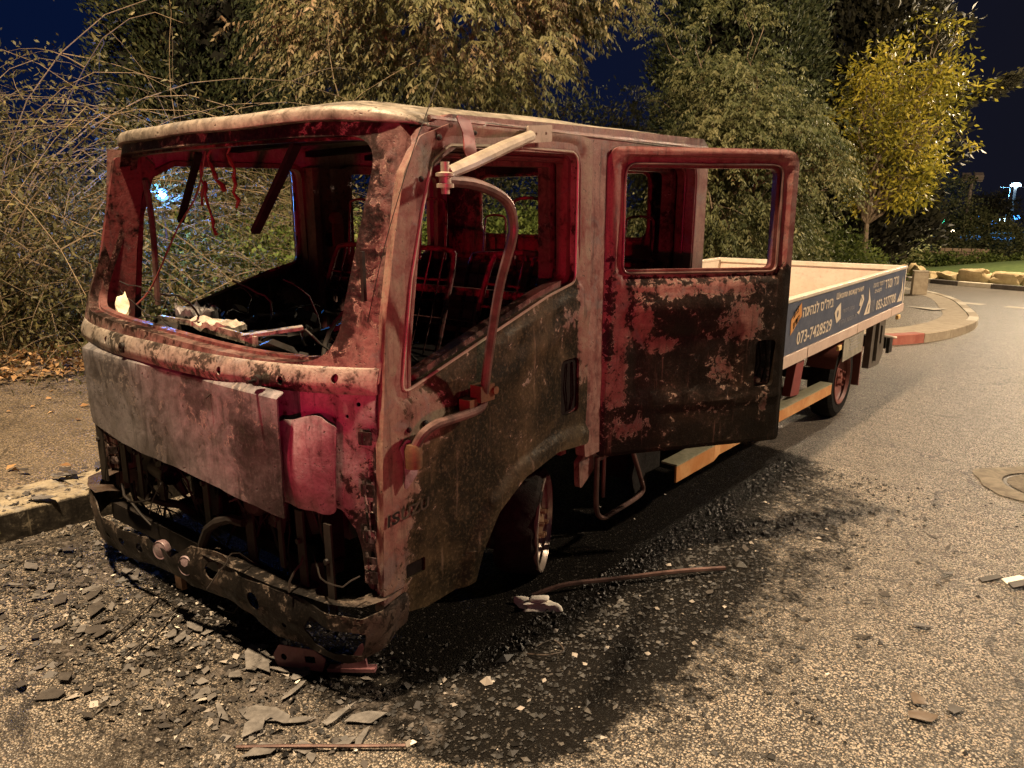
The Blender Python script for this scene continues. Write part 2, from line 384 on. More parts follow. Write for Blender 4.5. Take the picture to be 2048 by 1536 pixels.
mb2.tube([(XD - .004, 2.60, 1.20), (XD - .002, 2.61, 1.05), (XD - .004, 2.59, .99)], .004, 6)
part(mb2, 'handle_recess', M['soot'], door)
mb2 = MB(); mb2.plate([(a, b) for a, b in inset(DOOR, .03)], [inset(WIN, -.035)], lambda a, b, t: (XD - .085 - t, a, b), .004, .08, lambda a, b: .3); part(mb2, 'inner_panel', M['inner'], door)
mb2 = MB()
for a, b, r in ((1.705, 1.135, .012), (1.63, 1.13, .009), (1.80, 2.06, .010), (1.715, 1.93, .009), (1.97, 2.085, .008)):
    mb2.lathe((XD + .004 + dent(a, b), a, b), (1, 0, 0), [(r, 0), (r, .006), (r * .6, .010), (0.0005, .011)], 10)
part(mb2, 'door_bolt', M['char'], door)

# near side of the cab shell ------------------------------------
AP1 = fillet([(1.625, .75), (1.665, 1.4), (1.725, 1.80), (1.79, 1.98), (1.90, 2.035), (2.63, 2.05, .06), (2.65, 1.0), (2.3, .92), (2.0, .80)], .04)
AP2 = fillet([(2.925, .80, .04), (3.715, .80, .05), (3.735, 2.065, .10), (2.905, 2.055, .09)], .05)
SIDE = fillet([(1.505, .50, .01), (1.525, 1.088), (1.565, 1.503), (1.612, 1.746), (1.662, 1.95), (1.73, 2.085), (1.87, 2.138), (2.6, 2.160), (3.80, 2.185, .01), (3.875, 2.14, .03), (3.875, .73, .02), (2.73, .73, .02), (2.72, .83, .01), (2.473, .855), (2.247, .81), (2.073, .715), (1.975, .59), (1.94, .48, .01)], .03)
def side_m(a, b):
    return .95 - .30 * math.exp(-((a - 2.80) / .1) ** 2) * (1 - sstep(b, .8, 1.2)) + .1 * nz(a, b, 2, 3)
shell = truck
for sgn, X0, nm in ((1, XN, 'side_frame'), (-1, XF, 'side_frame')):
    mb = MB()
    mb.plate(SIDE, [AP1, AP2], lambda a, b, t: (X0 + sgn * (dent(a, b, 1.7, .005) - t), a, b), .05, .05, side_m)
    part(mb, nm, M['cab'], shell, bevel=.009, bseg=3)
    mb = MB()
    for ap, dd in ((AP1, .03 if sgn > 0 else .004), (AP2, .028)):
        mb.plate(inset(ap, -.02), [inset(ap, dd)], lambda a, b, t: (X0 - sgn * (.055 + t), a, b), .035, .12, lambda a, b: .8)
        if sgn > 0: mb.plate(inset(ap, -.05), [inset(ap, dd + .018)], lambda a, b, t: (X0 - sgn * (.11 + t), a, b), .06, .12, lambda a, b: .55)
        for q, xx in ((-.012, .002), (dd - .012, .052)):
            mb.tube([(X0 - sgn * xx, a, b) for a, b in inset(ap, q)], .007, 6, closed=True, m=.9)
    part(mb, 'door_jamb', M['redframe'], shell)
# far doors: the front one and the rear one stay shut
mb = MB(); mb.plate(DOOR, [WIN], lambda a, b, t: (XF - .012 + t, a, b), .03, .06, door_m); part(mb, 'far_front_door', M['door'], bevel=.004)
mb = MB(); mb.tube([(XF + .02, a, b) for a, b in inset(WIN, .004)], .008, 6, closed=True)
FD = fillet([(2.865, .72, .02), (3.80, .72, .03), (3.80, 2.11, .09), (2.86, 2.11, .09)]); FW = fillet([(2.96, 1.53, .06), (3.70, 1.53, .08), (3.70, 2.04, .08), (2.955, 2.04, .07)])
mb.plate(FD, [FW], lambda a, b, t: (XF - .012 + t, a, b), .03, .1, lambda a, b: .4 + .5 * sstep(b, 1.4, 1.6)); part(mb, 'far_rear_door', M['door'], bevel=.004)

# wide inner faces of the B pillars, belt hardware
mb = MB()
for X0, s in ((XF, 1), (XN, -1)):
    mb.plate(rect(2.66, .80, 2.92, 2.05, .03), [rect(2.74, 1.30, 2.80, 1.42, .02), rect(2.72, 1.62, 2.84, 1.70, .02)], lambda a, b, t: (X0 + s * (.14 + t + .012 * math.cos(a * 50)), a, b), .02, .05, lambda a, b: .30 + .42 * sstep(b, 1.45, 1.6) + .3 * nz(a, b, 1, 5))
    mb.box((X0 + s * .12, 2.66, 1.4), (.10, .04, 1.3), m=.8)
part(mb, 'pillar_inner', M['inner'], shell)
mb = MB()
for X0, s in ((XF, 1),):
    mb.lathe((X0 + s * .17, 2.78, 1.78), (s, 0, 0), [(.0005, .03), (.03, .028), (.04, 0), (.04, -.02)], 14, .9)
    mb.box((X0 + s * .175, 2.79, 1.70), (.02, .07, .16), m=.9)
part(mb, 'belt_anchor', M['redrim'], shell)

# windscreen surround -----------------------------------------
SCR = fillet([(-3.560, 1.402, .10), (-2.9, 1.386, .02), (-2.2, 1.360, .02), (-1.880, 1.356, .14), (-1.842, 2.064, .10), (-3.575, 2.064, .12)], .1, 8)
FRONT = fillet([(XF - .0, 1.30, .01), (XN + .0, 1.30, .01), (XN + .0, 2.02, .02), (-1.80, 2.115, .02), (-3.60, 2.115, .02), (XF, 2.02, .02)], .03)
def fr(a, b, t): return (a, yf(a, b) + t + dent(a, b, 2.6, .005), b)
def fr_m(a, b): return .12 + .62 * sstep(a, -1.88, -1.78) - .25 * (1 - sstep(b, 1.42, 1.62)) * sstep(a, -1.95, -1.85) + .10 * sstep(b, 1.99, 2.05) + .5 * (1 - sstep(b, 1.36, 1.40)) + .2 * nz(a, b, 0, 4)
mb = MB(); mb.plate(FRONT, [SCR], fr, .04, .04, fr_m); part(mb, 'windscreen_frame', M['cabfront'], shell, bevel=.007)
mb = MB(); mb.lip(SCR, lambda a, b: (a, yf(a, b) + .002, b), lambda a, b: (a, yf(a, b) + .05, b))
mb.plate(inset(SCR, -.02), [inset(SCR, .010)], lambda a, b, t: (a, yf(a, b) + .046 + t, b), .03, .06, lambda a, b: .7)
mb.m = [.35 + .3 * nz(p[0], p[1], p[2], 2) + .3 * (p[0] > -1.95) + .25 * (p[2] < 1.45) for p in mb.v]; part(mb, 'windscreen_flange', M['redframe'], shell)
mb = MB()
for k in range(30):
    b = 1.46 + .56 * k / 29; x = -1.868 + .012 * (b - 1.41) / .6; mb.lathe((x, yf(x, b) + .040, b), (0, -1, 0), [(.0055, 0), (.004, .006), (.0003, .007)], 6)
part(mb, 'sealant_beads', M['aluash'], shell)
mb = MB(); N = 14; V = []
for k in range(N):
    z = .60 + 1.50 * k / (N - 1); V += [(XF, yf(XF, z) + .01, z), (XF - .004, 1.50 + .0 + max(0, z - 1.1) * .14, z)]
mb.add(V, [(2 * k, 2 * k + 1, 2 * k + 3, 2 * k + 2) for k in range(N - 1)]); part(mb, 'far_corner_skin', M['cab'])
# inner far A pillar sheet that catches the red light
mb = MB(); mb.plate(fillet([(1.44, 1.30), (1.62, 1.30), (1.67, 1.65), (1.72, 1.90), (1.80, 2.02), (1.75, 2.07), (1.62, 2.06), (1.52, 1.65)], .03), [], lambda a, b, t: (XF + .07 + .35 * (a - 1.5) * .3 + t, a, b), .02, .04, lambda a, b: .62 + .4 * nz(a, b, 5, 6)); part(mb, 'pillar_lining', M['inner'], shell)

# roof ------------------------------------------------
mb = MB(); NS, NP = 56, 40; V = []; F = []; mv = []
prof = [(.004, 2.100), (-.020, 2.106), (-.022, 2.130), (-.010, 2.146), (.02, 2.155), (.08, 2.162), (.16, 2.168), (.27, 2.174)]
ys = [None] * len(prof) + list(np.linspace(2.05, 3.80, 26)) + [3.84, 3.875, 3.885]
for j, y in enumerate(ys):
    for i in range(NS):
        s = -1 + 2 * i / (NS - 1); x = CX + .966 * s; e = 1 - abs(s) ** 14
        if y is None: dy, zt = prof[j]; yy = yf(x, 2.10) + dy + .04 * abs(s) ** 12
        else: yy = y; zt = 2.176 + .022 * sstep(y, 2.0, 3.0) - .05 * sstep(y, 3.80, 3.885)
        lo = 2.092 + .018 * min(1, max(0, (yy - 1.6) / 2)) if y is None else 2.125
        z = lo + (zt - lo) * e if y is not None else lo + (zt - lo) * (e ** .7)
        z += .010 * math.cos(s * 9) * e * (1 if y is not None and y > 2.1 else .3) + .008 * nz(x, yy, 0, 1.7) * e
        z += .014 * sstep(.80 - abs(s), 0, .1) * sstep(yy, 1.60, 1.72) * sstep(s, -.6, -.2)
        if i in (0, NS - 1): x += .0
        V.append((x, yy + .006 * nz(x, 0, z, 3), z)); mv.append(.72 - .35 * (abs(s) > .93) + .3 * nz(x, yy, 4, 2))
for j in range(len(ys) - 1):
    for i in range(NS - 1): F.append((j * NS + i, j * NS + i + 1, (j + 1) * NS + i + 1, (j + 1) * NS + i))
mb.add(V, F, mv); rf = part(mb, 'roof', M['roof'], shell, smooth=60)
sm = rf.modifiers.new('thickness', 'SOLIDIFY'); sm.thickness = .006; sm.offset = -1
mb = MB()
for y in (1.85, 2.25, 2.72, 3.15, 3.55):
    for k in range(10): mb.bar((XF + .05 + k * .182, y, 2.128 + .012 * math.sin(k * .35)), (XF + .05 + (k + 1) * .182, y, 2.128 + .012 * math.sin((k + 1) * .35)), .06, .03)
part(mb, 'roof_rib', M['soot'], shell)
mb = MB(); mb.tube([(XN - .005, y, 2.118 + .022 * (y - 1.7) / 2) for y in np.linspace(1.78, 3.86, 14)], .010, 6, m=.8); part(mb, 'gutter_rail', M['cab'], shell)

# rear wall --------------------------------------------
mb = MB()
mb.plate(rect(XF + .03, .72, XN - .03, 2.13, .04), [rect(-3.30, 1.66, -2.06, 2.035, .07)], lambda a, b, t: (a, 3.85 - t + .008 * math.sin(b * 60) * (b < 1.6), b), .015, .05, lambda a, b: .15 + .6 * sstep(b, 1.2, 1.45) * (1 - sstep(b, 1.62, 1.72)) + .35 * nz(a, b, 6, 4))
part(mb, 'rear_wall', M['inner'], shell)
mb = MB(); mb.tube([(a, 3.835, b) for a, b in rect(-3.30, 1.66, -2.06, 2.035, .07)], .012, 6, closed=True, m=.5); part(mb, 'rear_window_frame', M['inner'], shell)
mb = MB()
mb.plate(rect(XF + .04, 1.50, XN - .04, 3.86, .02), [], lambda a, b, t: (a, b, .86 - t + dent(a, b, 3, .02)), .02, .12)
mb.box((CX, 2.15, 1.0), (.9, 1.1, .30)); part(mb, 'floor_pan', M['soot'], shell)

# front strip below the windscreen ------------------------------
def st(a, b, t):
    k = (b - 1.266) / .086; y = yf(a, b) - .014 * (max(0, math.sin(math.pi * min(1, max(0, k)))) ** .5) * (1 - .8 * sstep(abs(a - CX), .88, .96))
    return (a, y + t + .003 * nz(a, b, 1, 9), b)
STRIP = rect(-3.655, 1.266, -1.745, 1.352, .008)
mb = MB(); mb.plate(STRIP, [circ(x, z, .011, 12, .015) for x, z in ((-2.31, 1.305), (-2.04, 1.300), (-3.16, 1.318), (-1.86, 1.318))], st, .004, .02, lambda a, b: .55 + .5 * nz(a, b, 3, 6)); part(mb, 'front_strip', M['strip'])
mb = MB()
mb.lathe((-2.98, 1.305, 1.308), (0, -1, 0), [(.022, 0), (.020, .012), (.010, .014), (.0005, .008)], 12)
mb.lathe((-2.09, 1.32, 1.302), (.3, -1, .1), [(.020, 0), (.017, .015), (.006, .018), (.006, .05), (.0005, .05)], 12)
part(mb, 'wiper_stub', M['char'])
mb = MB()
mb.plate(rect(-3.60, 1.36, -1.85, 1.50, .05), [], lambda a, b, t: (a, yf(a, 1.36) + .02 + (b - 1.36) * .9, 1.352 - .016 * (a + 2.7) + t + .01 * nz(a, b, 2, 8)), .004, .05, lambda a, b: .6); part(mb, 'cowl_ledge', M['strip'])

# front panel ---------------------------------------------------
PAN = fillet([(-3.305, .965, .05), (-3.0, .93, .01), (-2.6, .925, .01), (-2.2, .905, .01), (-1.925, .893, .01), (-1.915, 1.300, .015), (-2.6, 1.303, .01), (-3.31, 1.302, .03)], .02)
def pn(a, b, t):
    y = 1.250 + .045 * max(0, (abs(a + 2.61) - .35)) ** 2 + .012 * nz(a, b, 9, 2.0) + .004 * nz(a, b, 4, 7) + .004 * math.exp(-((a + 2.32 + .2 * (b - 1.1)) / .02) ** 2) + .010 * (b - 1.3) * -.8
    y += .030 * (1 - sstep(1.303 - b, 0, .022)); y += .02 * (1 - sstep(a + 3.31, 0, .03))
    return (CX + (a + 2.61) * 1.035, y + .052 + t, 1.85 - (1.85 - b) * 1.045 + (.004 * nz(a, 0, 0, 9) if b < .95 else 0))
def pn_m(a, b): return .62 - .45 * math.exp(-((a + 2.92) / .16) ** 2) * sstep(b, .98, 1.2) - .42 * math.exp(-((a + 2.40) / .12) ** 2) * sstep(b, 1.0, 1.2) - .55 * sstep(a, -2.25, -2.05) * (1 - sstep(b, 1.10, 1.27)) + .35 * nz(a, b * .35, 2, 5)
mb = MB(); mb.plate(PAN, [], pn, .006, .03, pn_m)
part(mb, 'front_panel', M['panel'], bevel=.002)
mb = MB()

mb.plate(rect(-3.35, .95, -2.1, 1.25, .03), [rect(-3.15, 1.0, -2.85, 1.2), rect(-2.6, 1.0, -2.25, 1.2)], lambda a, b, t: (a, 1.345 + t, b), .01, .1)
part(mb, 'panel_bracket', M['char'])

# lower corner structure on both sides of the panel -------------
for s in (1, -1):
    def mx(a): return a if s > 0 else 2 * CX - a
    mb = MB()
    COR = fillet([(-1.925, 1.29), (-1.752, 1.318), (-1.752, .60), (-1.79, .585), (-1.80, .62), (-1.835, .80), (-1.875, .865), (-1.93, .885), (-2.10, .89), (-2.10, 1.285)], .02)
    mb.plate(COR, [circ(-1.80, 1.235, .007), circ(-1.845, 1.19, .006), rect(-1.79, 1.115, -1.768, 1.15, .003), circ(-1.778, .985, .012, 12, .022), rect(-1.795, .86, -1.765, .90, .01)], lambda a, b, t: (mx(a), yf(a, 1.3) + .012 + t + .012 * math.sin(9 * b) * sstep(a, -1.85, -1.8) + .008 * nz(a, b, 7, 8), b), .004, .022, lambda a, b: .52 + .45 * nz(a, b, 4, 5) + .25 * sstep(b, 1.15, 1.3) - .3 * (1 - sstep(b, .75, .9)))
    part(mb, 'corner_panel', M['corner'], bevel=.0015)
    mb = MB()
    LAM = fillet([(-2.09, .880), (-1.868, .862), (-1.855, 1.16), (-1.90, 1.205), (-2.02, 1.17), (-2.085, 1.13)], .03)
    mb.plate(LAM, [], lambda a, b, t: (mx(a), yf(a, 1.3) - .012 - .045 * max(0, 1 - ((a + 1.95) / .11) ** 2) * max(0, 1 - ((b - 1.03) / .21) ** 2) + .012 * nz(a, b * .5, 7, 9) + .006 * nz(a, b * .3, 3, 30) + t, b + .012 * nz(a, 0, 2, 14)), .003, .014, lambda a, b: .80 + .3 * nz(a, b * .3, 4, 8)); part(mb, 'lamp_housing', M['corner'])
    mb = MB()
    for z in (1.135, .96, .80, .705, .655):
        mb.plate(rect(-1.775, z - .022, -1.735, z + .022, .004, 2), [circ(-1.755, z, .006, 8)], lambda a, b, t: (mx(a), 1.465 + t + (a + 1.755) * .4, b), .005, 0)
        mb.bar((mx(-1.80), 1.49, z), (mx(-1.76), 1.462, z), .008, .035)
    mb.tube([(mx(-1.765), 1.47, 1.0), (mx(-1.75), 1.455, .95), (mx(-1.742), 1.46, .88), (mx(-1.748), 1.47, .80)], .003, 5)
    mb.bar((mx(-1.785), 1.53, 1.28), (mx(-1.785), 1.53, .62), .04, .03, up=(0, 1, 0)); part(mb, 'hinge_bracket', M['corner'], m=.35)
# radiator, hoses, brackets, engine under the cab --------------------
eng = truck
mb = MB(); mb.box((-2.62, 1.62, .80), (1.0, .06, .52)); mb.box((-2.62, 1.58, 1.06), (1.04, .09, .05)); mb.box((-2.62, 1.58, .53), (1.04, .09, .05))
for k in range(24): mb.box((-3.08 + k * .04, 1.585, .8), (.006, .012, .46))
part(mb, 'radiator', M['soot'], eng)
mb = MB(); mb.box((-2.6, 2.35, .80), (.6, 1.0, .45)); mb.box((-2.6, 2.2, 1.05), (.4, .7, .15)); mb.lathe((-2.6, 1.84, .78), (0, -1, 0), [(.22, .0), (.22, .05), (.05, .06), (.05, .12), (.001, .12)], 20); part(mb, 'engine_block', M['char'], eng)
mb = MB()
random.seed(3)
for k in range(16):
    x = random.uniform(-3.35, -1.9); z = random.uniform(.62, .92); y = random.uniform(1.34, 1.55); P = [Vector((x, y, z))]
    d = Vector((random.uniform(-1, 1), random.uniform(-.3, .6), random.uniform(-1, .4)))
    for q in range(5): d = (d + Vector((random.uniform(-.6, .6), random.uniform(-.4, .4), random.uniform(-.8, .4)))).normalized(); P.append(P[-1] + d * .07)
    mb.tube(P, random.choice((.006, .010, .016, .018)), 8)
part(mb, 'hose', M['char'], eng)
mb = MB()
for x, z0, z1, w in ((-3.52, .66, .95, .06), (-3.30, .70, .98, .05), (-3.16, .66, .97, .035), (-2.98, .70, .95, .05), (-2.62, .68, .93, .04), (-2.33, .62, .92, .05), (-2.14, .66, .92, .025), (-2.02, .60, .88, .04), (-1.87, .55, .87, .035)):
    mb.bar((x, 1.39, z1 - .03), (x + .02, 1.38, z0 - .05), w, .008, up=(0, 1, 0)); mb.lathe((x, 1.38, (z0 + z1) / 2), (0, -1, 0), [(.012, 0), (.010, .008), (.0004, .009)], 8)
mb.box((-3.30, 1.56, .80), (.22, .12, .30)); mb.lathe((-2.30, 1.40, .80), (.3, -1, .1), [(.05, -.1), (.05, 0), (.035, .02), (.001, .02)], 14)
mb.lathe((-3.0, 1.42, .76), (1, -.2, .1), [(.045, -.1), (.045, .1)], 14)
part(mb, 'mount_bracket', M['char'], eng)
mb = MB(); random.seed(21)
for k in range(46):
    P = [Vector((random.uniform(-3.5, -1.85), random.uniform(1.36, 1.5), random.uniform(.50, .95)))]; d = Vector((random.gauss(0, 1), random.gauss(0, .3), random.gauss(-.4, .8))).normalized()
    for q in range(random.randint(5, 11)): d = (d + Vector((random.gauss(0, .35), random.gauss(0, .15), random.gauss(-.12, .35)))).normalized(); P.append(P[-1] + d * .035)
    mb.tube(P, random.choice((.0022, .003, .0045)), 5)
part(mb, 'burnt_wiring', M['char'], eng)
mb = MB()
for k in range(34):
    x = random.uniform(-3.5, -1.9); z = random.uniform(.55, .95); mb.box((x, random.uniform(1.42, 1.56), z), (random.uniform(.03, .12), .02, random.uniform(.03, .12)), (random.uniform(-.4, .4), random.uniform(-.5, .5), random.uniform(-.5, .5)), taper=random.uniform(.5, 1))
o = part(mb, 'charred_clutter', M['char'], eng, bevel=.004)
# bumper ------------------------------------------------------------
BP = [(-1.73, 1.60), (-1.715, 1.48), (-1.74, 1.405), (-1.83, 1.355), (-2.10, 1.310), (-2.40, 1.290), (-2.70, 1.275), (-3.05, 1.270), (-3.33, 1.28), (-3.52, 1.305), (-3.64, 1.36), (-3.68, 1.45), (-3.68, 1.58)]
BL = [0]
for i in range(1, len(BP)): BL.append(BL[-1] + (Vector(BP[i]) - Vector(BP[i - 1])).length)
def bpt(a):
    a = max(0, min(BL[-1] - 1e-6, a)); i = max(k for k in range(len(BL) - 1) if BL[k] <= a); f = (a - BL[i]) / (BL[i + 1] - BL[i])
    p = Vector(BP[i]).lerp(Vector(BP[i + 1]), f); d = (Vector(BP[i + 1]) - Vector(BP[i])).normalized(); return p, d
T = BL[-1]
BUM = fillet([(0, .455), (.26, .395), (.55, .405), (.85, .45), (1.35, .43), (1.75, .40), (2.0, .41), (T, .46), (T, .600), (1.95, .605), (1.85, .545), (1.40, .555), (1.15, .535), (1.05, .605), (.86, .625), (.76, .58), (.30, .580), (.20, .575), (0, .580)], .02)
holes = [fillet([(.20, .425), (.40, .425), (.43, .48), (.40, .535), (.19, .525)], .02), circ(.66, .51, .035), circ(.92, .55, .038, 14, .03), circ(.52, .46, .010), circ(1.20, .49, .015), circ(1.45, .50, .022), circ(1.58, .50, .018), circ(1.74, .47, .02), fillet([(1.93, .46), (2.08, .46), (2.12, .52), (2.05, .565), (1.93, .555)], .02)]
def bmf(a, b, t):
    p, d = bpt(a); n = Vector((d.y, -d.x)); o = -.012 * math.cos((b - .52) * 26) + .030 * nz(a, b, 2, 3) + .014 * nz(a, b, 5, 11) - t
    q = p + n * (-o if False else 0) + Vector((-d.y, d.x)) * -(o); return (q.x, q.y, b + .035 * nz(a, 0, 5, 2.2) - .02)
mb = MB(); mb.plate(BUM, holes, bmf, .005, .022, lambda a, b: .25 + .5 * nz(a, b, 3, 5) + .35 * math.exp(-((a - .52) / .06) ** 2))
part(mb, 'bumper', M['bumper'], bevel=.002)
bumper = mb
mb = MB()
for a0, a1, zz in ((.0, .98, .578), (1.88, T, .600)):
    V = []; F = []; N = 26
    for i in range(N):
        a = a0 + (a1 - a0) * i / (N - 1); p, d = bpt(a); nn = Vector((d.y, -d.x))
        for w, dz in ((0, 0), (-.04, .004), (-.085, -.004 + .01 * nz(a, 0, 0, 8))):
            q = p - nn * w * (-1 if False else -1); V.append((q.x, q.y, zz + dz)) if False else V.append((p.x + (CX - p.x) * abs(w) * .9, p.y + abs(w) * (1 if abs(p.x - CX) < .82 else .3), zz + dz))
    for i in range(N - 1):
        for k in range(2): F.append((i * 3 + k, i * 3 + k + 1, i * 3 + 4 + k, i * 3 + 3 + k))
    mb.add(V, F)
mb.m = [.3 if p[0] > -3.2 else 1.2 for p in mb.v]; part(mb, 'bumper_lip', M['bumper'])  # far end of the lip painted paler, standing in for light falling there
for x, z in ((-2.78, .520), (-2.585, .515)):
    mb = MB(); mb.lathe((x, 1.262, z), (.25, -1, .1), [(.038, -.02), (.039, 0), (.036, .005), (.031, .003), (.018, .006), (.0004, .007)], 24); part(mb, 'round_reflector', M['corner'], m=.9)
mb = MB(); mb.bar((-3.4, 1.38, .50), (-1.95, 1.40, .50), .06, .08); part(mb, 'bumper_beam', M['char'])
mb = MB(); mb.box((-2.72, 1.30, .40), (.05, .02, .08)); part(mb, 'hanging_tag', M['rusty'])

# open rear door -------------------------------------------------
ang = R(35); HD = Vector((XN + .004, 2.849)); dv = Vector((math.sin(ang), math.cos(ang))); nv = Vector((math.cos(ang), -math.sin(ang)))
RD = fillet([(.0, .70, .015), (.975, .70, .03), (.968, 2.10, .095), (.0, 2.098, .085)], .05, 8)
RW = fillet([(.088, 1.548, .045), (.898, 1.540, .05), (.890, 2.035, .06), (.088, 2.030, .055)], .05, 8); RWL = RW + [RW[0]]
def rdf(a, b, t, off=0):
    o = off - t
    if off == 0:
        d = dseg((a, b), RWL); e = min(a, .97 - a, b - .70, 2.10 - b)
        o += dent(a, b, 2.4, .006) - .016 * (1 - sstep(d, .022, .034)) - .006 * (1 - sstep(e, 0, .02))
        o -= .010 * sstep(a, .13, .15) * (1 - sstep(a, .72, .74)) * sstep(b, .98, 1.0) * (1 - sstep(b, 1.28, 1.30))
        o += .007 * math.exp(-((b - (.93 - .0 * a)) / .012) ** 2) + .012 * math.exp(-((b - 1.40) / .05) ** 2) * sstep(a, .12, .2) * (1 - sstep(a, .62, .7))
    p = HD + dv * a + nv * o; return (p.x, p.y, b)
def rd_m(a, b):
    m = .12
    m = max(m, 1.05 * sstep(b, 1.50, 1.58)); m = max(m, .62 * (1 - sstep(a, .09, .15)) * sstep(b, .9, 1.0) + .1)
    m = max(m, .80 * math.exp(-((b - 1.475) / .035) ** 2 - ((a - .45) / .4) ** 4))
    m = max(m, .78 * math.exp(-((a - .19) / .08) ** 2 - ((b - 1.33) / .12) ** 2)); m = max(m, .80 * math.exp(-((a - .74) / .09) ** 2 - ((b - 1.30) / .12) ** 2))
    m = max(m, .70 * math.exp(-((a - .30) / .14) ** 2 - ((b - 1.22) / .05) ** 2)); m = max(m, .66 * math.exp(-((a - .62) / .09) ** 2 - ((b - 1.08) / .1) ** 2))
    m = max(m, .72 * math.exp(-((a - .14) / .14) ** 2 - ((b - .83) / .09) ** 2)); m = max(m, .60 * math.exp(-((a - .88) / .06) ** 2 - ((b - .90) / .08) ** 2))
    m -= .55 * math.exp(-((a - .03) / .03) ** 2) * sstep(b, 1.0, 1.2) * (1 - sstep(b, 1.6, 1.9))
    if a > .90 and b < 1.6: m -= .4
    return m
mb = MB(); mb.plate(RD, [RW, rect(.806, .985, .915, 1.215, .025)], rdf, .034, .026, rd_m); rd = part(mb, 'rear_door', M['rdoor'], bevel=.010, bseg=3)
mb = MB(); mb.plate(inset(RW, -.03), [inset(RW, .020)], lambda a, b, t: rdf(a, b, t, -.034), .035, .08, lambda a, b: .9)
part(mb, 'window_frame', M['redframe'], rd, bevel=.008)
mb = MB(); mb.tube([rdf(a, b, 0, -.012) for a, b in inset(RW, .004)], .006, 6, closed=True, m=.9); part(mb, 'window_seal_edge', M['tubedark'], rd)
mb = MB(); mb.plate(rect(.80, .96, .93, 1.24, .02), [], lambda a, b, t: rdf(a, b, t, -.075), .006, .05)
for q in (.83, .85, .885): mb.tube([rdf(q, 1.21, 0, -.045), rdf(q + .008, 1.1, 0, -.03), rdf(q - .005, .995, 0, -.045)], .005, 6)
part(mb, 'handle_recess', M['soot'], rd)
mb = MB(); mb.lathe(rdf(.845, 1.012, 0, -.03), (nv.x, nv.y, 0), [(.015, -.01), (.012, .012), (.0004, .016)], 12); mb.box(rdf(.815, 1.03, 0, -.03), (.012, .012, .035)); part(mb, 'latch', M['aluash'], rd)
mb = MB(); mb.plate(inset(RD, .02), [inset(RW, -.035), rect(.2, .85, .7, 1.35, .06)], lambda a, b, t: rdf(a, b, t, -.075), .006, .08, lambda a, b: .4); part(mb, 'inner_panel', M['inner'], rd)
for z in (1.0, 1.75):
    mb = MB(); mb.lathe((XN - .03, 2.845, z), (0, 0, 1), [(.0004, -.04), (.014, -.04), (.014, .04), (.0004, .04)], 10); part(mb, 'hinge', M['char'], rd)

# mirror arm, rag, aerial, brackets --------------------------------------
mb = MB()
A = [(-1.45, 1.545, 1.935), (-1.50, 1.70, 1.970), (-1.60, 1.98, 2.035), (-1.695, 2.245, 2.092)]
A2_ = smooth_path(A, 5) if 'smooth_path' in globals() else A; mb.tube(A, [.017, .021, .022, .020], 10); mb.lathe((-1.45, 1.536, 1.925), (0, 0, 1), [(.001, -.045), (.012, -.045), (.012, -.03), (.024, -.028), (.024, -.018), (.017, -.016), (.017, .0), (.026, .002), (.026, .010), (.012, .014), (.012, .04), (.001, .04)], 12)
mb.plate(rect(0, -.030, .15, .030, .008), [circ(.05, 0, .006, 8), circ(.11, 0, .006, 8)], lambda a, b, t: (-1.708 + .006 - t, 2.24 + a, 2.098 + b + a * .1), .006, 0)
part(mb, 'mirror_arm_top', M['tube'])
def smooth_path(P, k=5):
    P = [Vector(p) for p in P]; out = []
    for i in range(len(P) - 1):
        p0 = P[max(i - 1, 0)]; p1 = P[i]; p2 = P[i + 1]; p3 = P[min(i + 2, len(P) - 1)]
        for q in range(k):
            t = q / k; out.append(.5 * ((2 * p1) + (p2 - p0) * t + (2 * p0 - 5 * p1 + 4 * p2 - p3) * t * t + (3 * p1 - p0 - 3 * p2 + p3) * t ** 3))
    return out + [P[-1]]
mb = MB(); mb.tube(smooth_path([(-1.452, 1.545, 1.915), (-1.452, 1.65, 1.910), (-1.462, 1.762, 1.888), (-1.470, 1.835, 1.855), (-1.480, 1.872, 1.80), (-1.49, 1.878, 1.74), (-1.55, 1.892, 1.596), (-1.61, 1.915, 1.40), (-1.655, 1.936, 1.235), (-1.672, 1.95, 1.185), (-1.668, 1.93, 1.155), (-1.665, 1.87, 1.146), (-1.655, 1.76, 1.150), (-1.655, 1.68, 1.148), (-1.665, 1.632, 1.125), (-1.68, 1.608, 1.080)]), .0165, 10); part(mb, 'mirror_arm', M['tubedark'])
mb = MB(); mb.box((-1.675, 1.945, 1.205), (.05, .075, .06)); mb.box((-1.69, 1.885, 1.165), (.05, .04, .05)); mb.lathe((-1.66, 1.98, 1.21), (1, 0, 0), [(.015, 0), (.015, .02), (.001, .02)], 8)
mb.lathe((-1.685, 1.608, 1.075), (0, 0, 1), [(.028, -.06), (.030, 0), (.022, .02), (.001, .02)], 12); part(mb, 'arm_clamp', M['rusty'])
mb = MB(); mb.plate(fillet([(1.585, .93), (1.64, .98), (1.665, 1.075), (1.60, 1.11), (1.575, 1.08), (1.590, 1.03)], .01), [], lambda a, b, t: (-1.705 + .01 * nz(a, b, 1, 20) - t, a, b), .004, .02, lambda a, b: .8); part(mb, 'lower_mirror_bracket', M['corner'])
mb = MB(); mb.plate(fillet([(1.835, 2.13), (1.905, 2.12), (1.915, 2.06), (1.905, 1.955), (1.855, 2.02), (1.862, 2.075)], .012), [], lambda a, b, t: (-1.680 + .35 * (2.12 - b) * .4 + .01 * nz(a, b, 1, 20) - t, a, b), .004, .02, lambda a, b: 1.0); part(mb, 'torn_metal_flap', M['redpaint'])
